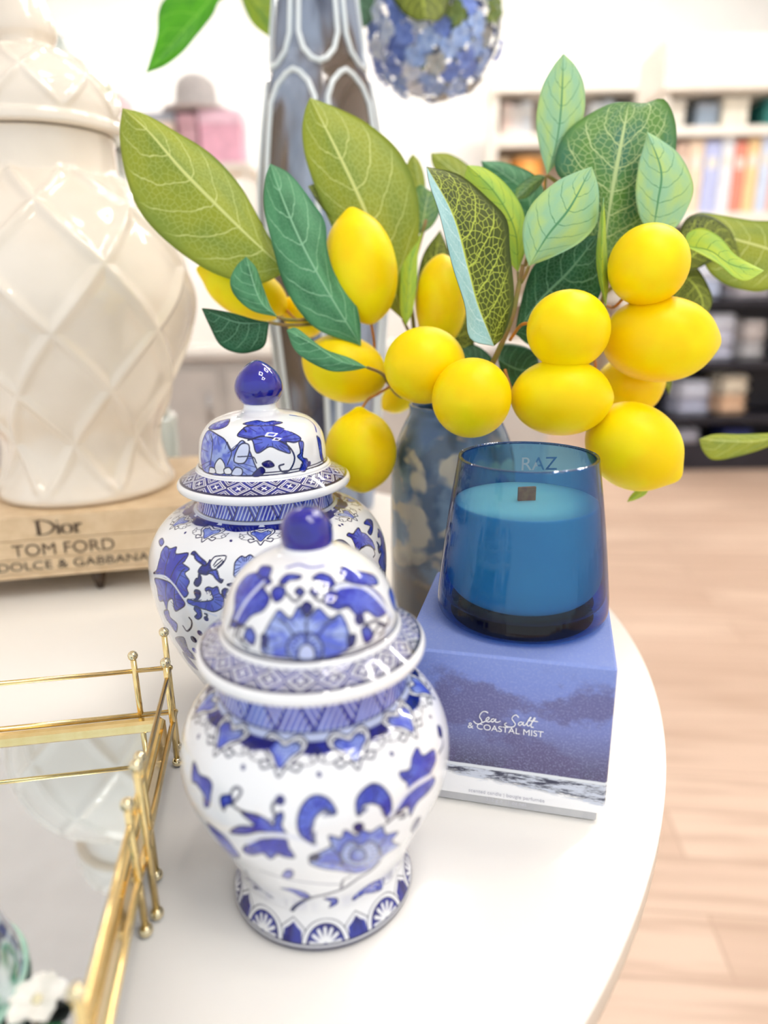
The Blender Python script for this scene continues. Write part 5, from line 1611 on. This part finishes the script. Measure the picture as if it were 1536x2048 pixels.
fashion_book('lowest tan fashion book with a thin spine under the lattice jar', bz[0], bz[1] - 0.0006, 'DOLCE & GABBANA', 0.0118, M['bookink2'], sleft + 0.004, sright - 0.004, spine_at(-8, 1130, 0.03), 0.0290, 1.26)
fashion_book('middle tan fashion book with wide spaced capitals on its spine', bz[1], bz[2] - 0.0006, 'TOM FORD', 0.0165, M['bookink'], sleft + 0.001, sright - 0.002, spine_at(22, 1094, 0.045), 0.0428, 1.07)
db = fashion_book('topmost tan fashion book, directly under the lattice jar', bz[2], bz[3], None, 0.02, M['bookink'], sleft, sright, 0, 0)
# serif title drawn as strokes: D i o r
u0, zb0, hh = spine_at(70, 1066, 0.06), 0.0624, 0.0142
Pn = lambda u, z: SP + SD * u + SN * 0.0006 + np.array([0, 0, z])
mb = MB()
uw = spine_at(165, 1066, 0.06) - u0
for (cx_, w_) in ((0.085, 0.08), (0.50, 0.06), (0.88, 0.06)):
    top = hh if cx_ < 0.2 else hh * 0.62
    mb.box(Pn(u0 + uw * cx_, zb0 + top / 2), (uw * w_, 0.0003, top), R=Rk)
    for e in (0.0003, top - 0.0003):
        mb.box(Pn(u0 + uw * cx_, zb0 + e), (uw * w_ * 2.2, 0.0003, 0.0005), R=Rk)
mb.tube([Pn(u0 + uw * (0.10 + 0.32 * math.sin(a)), zb0 + hh / 2 - hh / 2 * math.cos(a)) for a in np.linspace(0, math.pi, 24)], [0.0004 + 0.0008 * math.sin(a) ** 2 for a in np.linspace(0, math.pi, 24)], 8)
mb.tube([Pn(u0 + uw * (0.685 + 0.105 * math.sin(a)), zb0 + hh * 0.31 - hh * 0.31 * math.cos(a)) for a in np.linspace(0, 2 * math.pi, 28, endpoint=False)], [0.0004 + 0.0010 * math.sin(a) ** 2 for a in np.linspace(0, 2 * math.pi, 28, endpoint=False)], 8, closed=True)
mb.ball(Pn(u0 + uw * 0.50, zb0 + hh * 0.86), 0.0009)
mb.tube([Pn(u0 + uw * 0.89, zb0 + hh * 0.40), Pn(u0 + uw * 0.95, zb0 + hh * 0.60), Pn(u0 + uw * 1.01, zb0 + hh * 0.58)], 0.0008, 8)
mb.build('lettering', M['bookink'], db)

# ---------------------------------------------------------------- sage jar behind
rz_ = MB().lathe([(0.001, 0.0005), (0.094, 0.0005), (0.095, 0.0015), (0.095, 0.111), (0.094, 0.112), (0.001, 0.112)], (-0.385, 0.970, 0), 64).build('riser', M['sage'], None)
tag(rz_, 'round sage grey riser under the sage jar, hidden behind the cream lattice jar', 'riser')
lattice_jar('sage grey jar showing only its lid behind the cream lattice jar', -0.385, 0.970, 0.1128, 1.0, M['sage'], 0.4)

# ================================================================== tall pressed-glass vase with hydrangea
GX, GY = -0.066, 0.90
gv = thing('vase', 'tall smoky blue pressed glass vase with arched panels behind the lemons', 'vase', (GX, GY, 0))
m = mat('smoky_blue_glass', (120, 140, 168), 0.08, coat=0.8, trans=0.45)
t = NT(m)
ob = t.obj()
nz = t.noise(t.mapping(ob, scale=(1, 1, 0.18)), 22, 4)
nz2 = t.noise(t.mapping(ob, loc=(3, 1, 0), scale=(1, 1, 0.3)), 14, 3)
c1 = t.mix(t.sstep(nz.outputs[0], 0.40, 0.60), L4(34, 46, 84), L4(176, 192, 220))
t.link(t.mix(t.sstep(nz2.outputs[0], 0.52, 0.62), c1, L4(112, 92, 74)), t.b.inputs['Base Color'])
M['smoky'] = m
M['clearglass'] = mat('clear_glass_ridge', (228, 236, 240), 0.05, coat=0.8)
gp = dense([(0.050, 0.0006), (0.056, 0.004), (0.058, 0.02), (0.064, 0.10), (0.073, 0.20), (0.081, 0.30), (0.081, 0.37), (0.0765, 0.41), (0.0700, 0.452), (0.0635, 0.485), (0.0555, 0.512), (0.0530, 0.535), (0.0470, 0.578), (0.0440, 0.62), (0.0470, 0.66), (0.0540, 0.69)], 160)
npan = 6
GPH = math.atan2(-GY, -GX) + math.radians(2)


def panel_r(r, a):
    f = ((a - GPH) * npan / (2 * np.pi)) % 1 - 0.5
    return r * (math.cos(math.pi / npan) / np.cos(f * 2 * np.pi / npan) * 0.45 + 0.55)


a = np.linspace(0, 2 * np.pi, 160, endpoint=False)
V = np.vstack([np.stack([GX + panel_r(r, a) * np.cos(a), GY + panel_r(r, a) * np.sin(a), 0 * a + z], 1) for r, z in np.vstack([gp, [(0.050, 0.689), (0.043, 0.655), (0.040, 0.62), (0.043, 0.578), (0.049, 0.535)]])])
nn = len(V) // 160
i, j = np.meshgrid(np.arange(nn - 1), np.arange(160), indexing='ij')
k = (j + 1) % 160
mesh_np('vase_body', V, np.stack([i * 160 + j, i * 160 + k, (i + 1) * 160 + k, (i + 1) * 160 + j], -1).reshape(-1, 4), M['smoky'], gv)


def on_vase(a_, z, lift=0.0008):
    r = np.interp(z, gp[:, 1], gp[:, 0]) + lift
    r = panel_r(r, a_)
    return (GX + r * math.cos(a_), GY + r * math.sin(a_), z)


for q in range(npan):
    ac = GPH + (q + 0.5) * 2 * math.pi / npan
    hw = 2 * math.pi / npan * 0.40
    for z0, z1, inv in ((0.10, 0.500, False), (0.505, 0.665, True)):
        pts = []
        if not inv:
            for z in np.linspace(z0, z1 - 0.03, 14):
                pts.append((ac - hw, z))
            pts += [(ac - hw * 0.75, z1 - 0.014), (ac - hw * 0.35, z1 - 0.004), (ac, z1), (ac + hw * 0.35, z1 - 0.004), (ac + hw * 0.75, z1 - 0.014)]
            for z in np.linspace(z1 - 0.03, z0, 14):
                pts.append((ac + hw, z))
        else:
            ac2 = ac + math.pi / npan
            for z in np.linspace(z1, z0 + 0.03, 8):
                pts.append((ac2 - hw, z))
            pts += [(ac2 - hw * 0.75, z0 + 0.014), (ac2 - hw * 0.35, z0 + 0.004), (ac2, z0), (ac2 + hw * 0.35, z0 + 0.004), (ac2 + hw * 0.75, z0 + 0.014)]
            for z in np.linspace(z0 + 0.03, z1, 8):
                pts.append((ac2 + hw, z))
        MB().tube([on_vase(*p) for p in pts], 0.0030, 10).build('arch_rib', M['clearglass'], gv)

hd = thing('hydrangea_stem', 'blue and green hydrangea head drooping beside the tall glass vase', 'artificial flower', (GX, GY, 0.60), 'flowers in the tall vase')
hc = atd(868, 62, 0.86)
MB().tube(crom(np.array([(GX, GY, 0.60), (GX + 0.01, GY - 0.01, 0.68), tuple(atd(800, -70, 0.88)), tuple(hc + [0, 0, 0.05])]), 10), 0.0035, 10).build('stem', M['stem'], hd)
fm = [mottled('blue_petal', (186, 206, 244), (150, 178, 234), 120, 0.7), mottled('white_petal', (236, 240, 250), (214, 222, 244), 120, 0.7),
      mottled('green_petal', (120, 134, 60), (96, 120, 66), 120, 0.7), mottled('grey_petal', (190, 190, 188), (170, 176, 178), 120, 0.7), mottled('violet_petal', (136, 158, 226), (120, 142, 214), 120, 0.7)]
V, F, mi = [], [], []
ga = math.pi * (3 - math.sqrt(5))
nf = 150
for q in range(nf):
    zz_ = 1 - 2 * (q + 0.5) / nf
    rr_ = math.sqrt(1 - zz_ * zz_)
    nrm = np.array([rr_ * math.cos(ga * q), rr_ * math.sin(ga * q), zz_])
    cc = hc + nrm * np.array([0.078, 0.07, 0.070]) * (0.92 + 0.16 * rng.rand())
    U = np.cross(nrm, [0.3, 0.2, 1.0])
    U /= np.linalg.norm(U)
    W = np.cross(nrm, U)
    sidex = nrm @ RT
    lowz = nrm @ UP
    if sidex < -0.35:
        ch = rng.choice([0, 1, 1, 0, 4])
    elif sidex < 0.4 and lowz > -0.35:
        ch = rng.choice([2, 2, 3, 0, 3, 1])
    elif lowz < -0.25:
        ch = rng.choice([0, 0, 4, 1, 3])
    else:
        ch = rng.choice([3, 3, 2, 3, 4])
    tw = rng.rand() * 1.6
    for p_ in range(4):
        an = tw + p_ * math.pi / 2
        D, S = math.cos(an) * U + math.sin(an) * W, -math.sin(an) * U + math.cos(an) * W
        L = 0.0135
        prof_ = [(0.0, 0.12, 0.0), (0.35, 0.42, 0.18), (0.7, 0.5, 0.22), (1.0, 0.2, 0.05)]
        b_ = len(V)
        for (l_, w_, h_) in prof_:
            for sgn in (-1, 0, 1):
                V.append(cc + D * L * l_ + S * L * w_ * sgn + nrm * L * (h_ + 0.12 * abs(sgn)))
        for r_ in range(3):
            for c_ in range(2):
                F.append((b_ + r_ * 3 + c_, b_ + r_ * 3 + c_ + 1, b_ + r_ * 3 + c_ + 4, b_ + r_ * 3 + c_ + 3))
                mi.append(int(ch))
mesh_np('flower_head', np.array(V), F, fm, hd, True, mi=mi)
leaf(hd, [(470, -60), (420, 0), (350, 80), (291, 147)], [(420, -50), (340, -10), (318, 20), (314, 70), (300, 120)], [(480, -20), (440, 0), (425, 30), (390, 75), (365, 105), (330, 132)], 0.80, 0.76, (0.006, 0.004), ('bright', 'bright'), wave=0.004, petiole=[(560, -110, .84), (640, -120, .88)])
leaf(hd, [(470, -60), (500, 0), (530, 40), (550, 78)], [(480, -10), (500, 40), (525, 65)], [(520, -40), (560, 10), (566, 50)], 0.83, 0.82, (0.005, 0.004), ('lime', 'lime'), petiole=[(560, -110, .86), (640, -120, .89)])
leaf(hd, [(700, -60), (720, 0), (715, 60)], [(680, -30), (690, 20), (700, 50)], [(745, -30), (758, 10), (740, 46)], 0.83, 0.82, (0.004, 0.004), ('dark', 'dark'), petiole=[(690, -110, .86)])
leaf(hd, [(800, -60), (840, -20), (850, 40)], [(780, -20), (800, 20), (830, 40)], [(860, -40), (900, 0), (880, 40)], 0.79, 0.775, (0.004, 0.004), ('deep', 'deep'), petiole=[(780, -100, .84)])

# ================================================================== gold gallery tray with mirror
TC = np.array([-0.1322, 0.3660, 0])                     # back right corner on the rail line
TS = np.array([0.157, -0.987, 0]) / np.linalg.norm([0.157, -0.987])   # along the right side, toward the camera
TB = np.array([-TS[1] * -1, 0, 0])
TB = np.array([TS[1], -TS[0], 0])                       # along the back, to the left
LS, LB = 0.222, 0.330
ty = thing('mirror_tray', 'gold gallery tray with mirrored floor and bead tipped posts at the left', 'tray', TC + TS * LS / 2 + TB * LB / 2)
Rt = np.stack([-TB, -TS, [0, 0, 1]], 1)
cc = TC + TS * LS / 2 + TB * LB / 2


def tp(s_, b_, z):
    return TC + TS * s_ + TB * b_ + np.array([0, 0, z])


MB().box(cc + [0, 0, 0.0225], (LB - 0.012, LS - 0.012, 0.009), R=Rt).build('mirror', M['mirror'], ty, False)
MB().box(cc + [0, 0, 0.0165], (LB - 0.010, LS - 0.010, 0.0024), R=Rt).build('tray_floor', M['gold'], ty, False)
mb = MB()
fw = 0.0065
for (a_, b_) in (((-fw / 2 + 0.006, LB / 2), (fw, LB)), ((LS - 0.006 + fw / 2, LB / 2), (fw, LB))):
    mb.box(tp(a_[0], a_[1], 0.0235), (b_[1] - 0.006, b_[0], 0.0150), bev=0.0015, R=Rt)
for bb in (0.003 + 0.0, LB - 0.003):
    mb.box(tp(LS / 2, bb + (0.001 if bb < 0.1 else -0.001), 0.0235), (fw, LS - 0.004, 0.0150), bev=0.0015, R=Rt)
mb.build('frame', M['gold'], ty, False)


def post(s_, b_, z1, name='post'):
    o = MB().tube([tp(s_, b_, 0.006), tp(s_, b_, z1 - 0.002)], 0.0017, 12).build(name, M['gold'], ty)
    MB().ball(tp(s_, b_, z1), 0.0030).build('bead', M['silverball'], o)
    MB().ball(tp(s_, b_, 0.0032), 0.0031).build('foot_bead', M['silverball'], o)
    return o


off = -0.0040
post(off - 0.003, off + 0.0015, 0.0820)
for s_ in (0.008, 0.0955, 0.127, 0.210):
    post(s_, off, 0.0700)
post(0.1185, off - 0.0035, 0.0820)
for b_ in (0.016, 0.17, 0.31):
    post(off, b_, 0.0700)
for s_ in (0.014, 0.11, 0.208):
    post(s_, LB - off, 0.0700)
for b_ in (0.020, 0.17, 0.31):
    post(LS - off, b_, 0.0700)
for z in (0.0600, 0.0300):
    pts = [tp(off, off, z), tp(off, LB - off, z), tp(LS - off, LB - off, z), tp(LS - off, off, z)]
    mb = MB()
    for q in range(4):
        mb.tube([pts[q], pts[(q + 1) % 4]], 0.0014 if z > 0.05 else 0.0017, 10)
        mb.ball(pts[q], 0.0018)
    mb.build('top_rail' if z > 0.05 else 'lower_rail', M['gold'], ty)

# ---------------------------------------------------------------- patterned glass at the lower left, and the stand-in flower beside it
QX, QY = -0.1715, 0.190
pv = thing('tumbler', 'flared glass tumbler with blue and green leaf pattern, cut by the left frame edge', 'tumbler', (QX, QY, 0.0275))
m = mat('patterned_glass', (200, 220, 220), 0.08, coat=0.7)
t = NT(m)
ob = t.obj()
v1 = t.n('ShaderNodeTexVoronoi', feature='SMOOTH_F1')
t.link(t.mapping(ob, scale=(1, 1, 0.6)), v1.inputs['Vector'])
v1.inputs['Scale'].default_value = 95
n1 = t.noise(ob, 70, 3)
col = t.ramp(n1.outputs[0], [(0.0, L4(24, 60, 160)), (0.40, L4(16, 50, 150)), (0.46, L4(30, 30, 60)), (0.52, L4(214, 226, 228)), (0.60, L4(60, 150, 110)), (0.66, L4(30, 100, 60)), (0.72, L4(206, 224, 222))])
col.node.color_ramp.interpolation = 'LINEAR'
t.link(t.mix(t.sstep(v1.outputs['Distance'], 0.55, 0.7), col, L4(214, 226, 228)), t.b.inputs['Base Color'])
tp_ = np.vstack([[(0.001, 0.0276), (0.0330, 0.0276)], dense([(0.0352, 0.029), (0.0345, 0.034), (0.0315, 0.045), (0.0285, 0.060), (0.0272, 0.075)], 40), [(0.0250, 0.075), (0.0262, 0.06), (0.0292, 0.045), (0.032, 0.034), (0.001, 0.033)]])
MB().lathe(tp_, (QX, QY, 0), 72).build('glass_body', m, pv)
M['mint'] = mat('mint_glass_rim', (170, 214, 196), 0.05, coat=0.8)
MB().tube([(QX + 0.0261 * math.cos(a), QY + 0.0261 * math.sin(a), 0.0755) for a in np.linspace(0, 2 * np.pi, 48, endpoint=False)], 0.0014, 8, closed=True).build('rim', M['mint'], pv)
MB().tube([(QX + 0.0350 * math.cos(a), QY + 0.0350 * math.sin(a), 0.0300) for a in np.linspace(0, 2 * np.pi, 48, endpoint=False)], 0.0016, 8, closed=True).build('foot_ring', M['mint'], pv)

# small white blossom with green leaves, added in place of a mirror reflection
bl = thing('reflection_sprig', 'added white blossom with dark green leaves standing in for a tray mirror reflection', 'artificial flower', (-0.1270, 0.1880, 0.0275))
bc = np.array([-0.1270, 0.1880, 0.0300])
V, F = [], []
for p_ in range(5):
    an = 0.4 + p_ * 2 * math.pi / 5
    D, S = np.array([math.cos(an), math.sin(an), 0]), np.array([-math.sin(an), math.cos(an), 0])
    b_ = len(V)
    for l_, w_, h_ in ((0.06, 0.10, 0.0), (0.3, 0.34, 0.10), (0.6, 0.46, 0.16), (0.85, 0.36, 0.14), (1.0, 0.12, 0.08)):
        for q in (-1, -0.5, 0, 0.5, 1):
            V.append(bc + D * 0.0105 * l_ + S * 0.0105 * w_ * q + np.array([0, 0, 0.0105 * (h_ + 0.10 * q * q)]))
    for r_ in range(4):
        for c_ in range(4):
            F.append((b_ + r_ * 5 + c_, b_ + r_ * 5 + c_ + 1, b_ + r_ * 5 + c_ + 6, b_ + r_ * 5 + c_ + 5))
mesh_np('petals', np.array(V), F, mottled('white_silk_petal', (250, 248, 242), (240, 238, 230), 200, 0.6), bl)
MB().ball(bc + [0, 0, 0.0012], 0.0018).build('flower_eye', mottled('pale_flower_eye', (240, 232, 200), (228, 218, 180), 400, 0.7), bl)
MB().tube([bc - [0, 0, 0.0010], bc + [0.004, -0.012, -0.0010], bc + [0.006, -0.026, -0.0012]], 0.0008, 8).build('stem', M['stem'], bl)
for dx, dy, an in ((0.004, -0.010, -0.6), (0.002, -0.016, -2.2), (0.005, -0.02, -1.2)):
    D, S = np.array([math.cos(an), math.sin(an), 0]), np.array([-math.sin(an), math.cos(an), 0])
    V, F = [], []
    for l_, w_ in ((0, 0.05), (0.25, 0.30), (0.5, 0.38), (0.75, 0.26), (1.0, 0.02)):
        for q in (-1, 0, 1):
            V.append(bc + [dx, dy, -0.0008] + D * 0.018 * l_ + S * 0.018 * w_ * q + np.array([0, 0, 0.0012 * abs(q)]))
    for r_ in range(4):
        for c_ in range(2):
            F.append((r_ * 3 + c_, r_ * 3 + c_ + 1, r_ * 3 + c_ + 4, r_ * 3 + c_ + 3))
    mesh_np('leaf', np.array(V), F, mottled('dark_silk_leaf', (24, 92, 62), (40, 110, 40), 300, 0.5), bl)
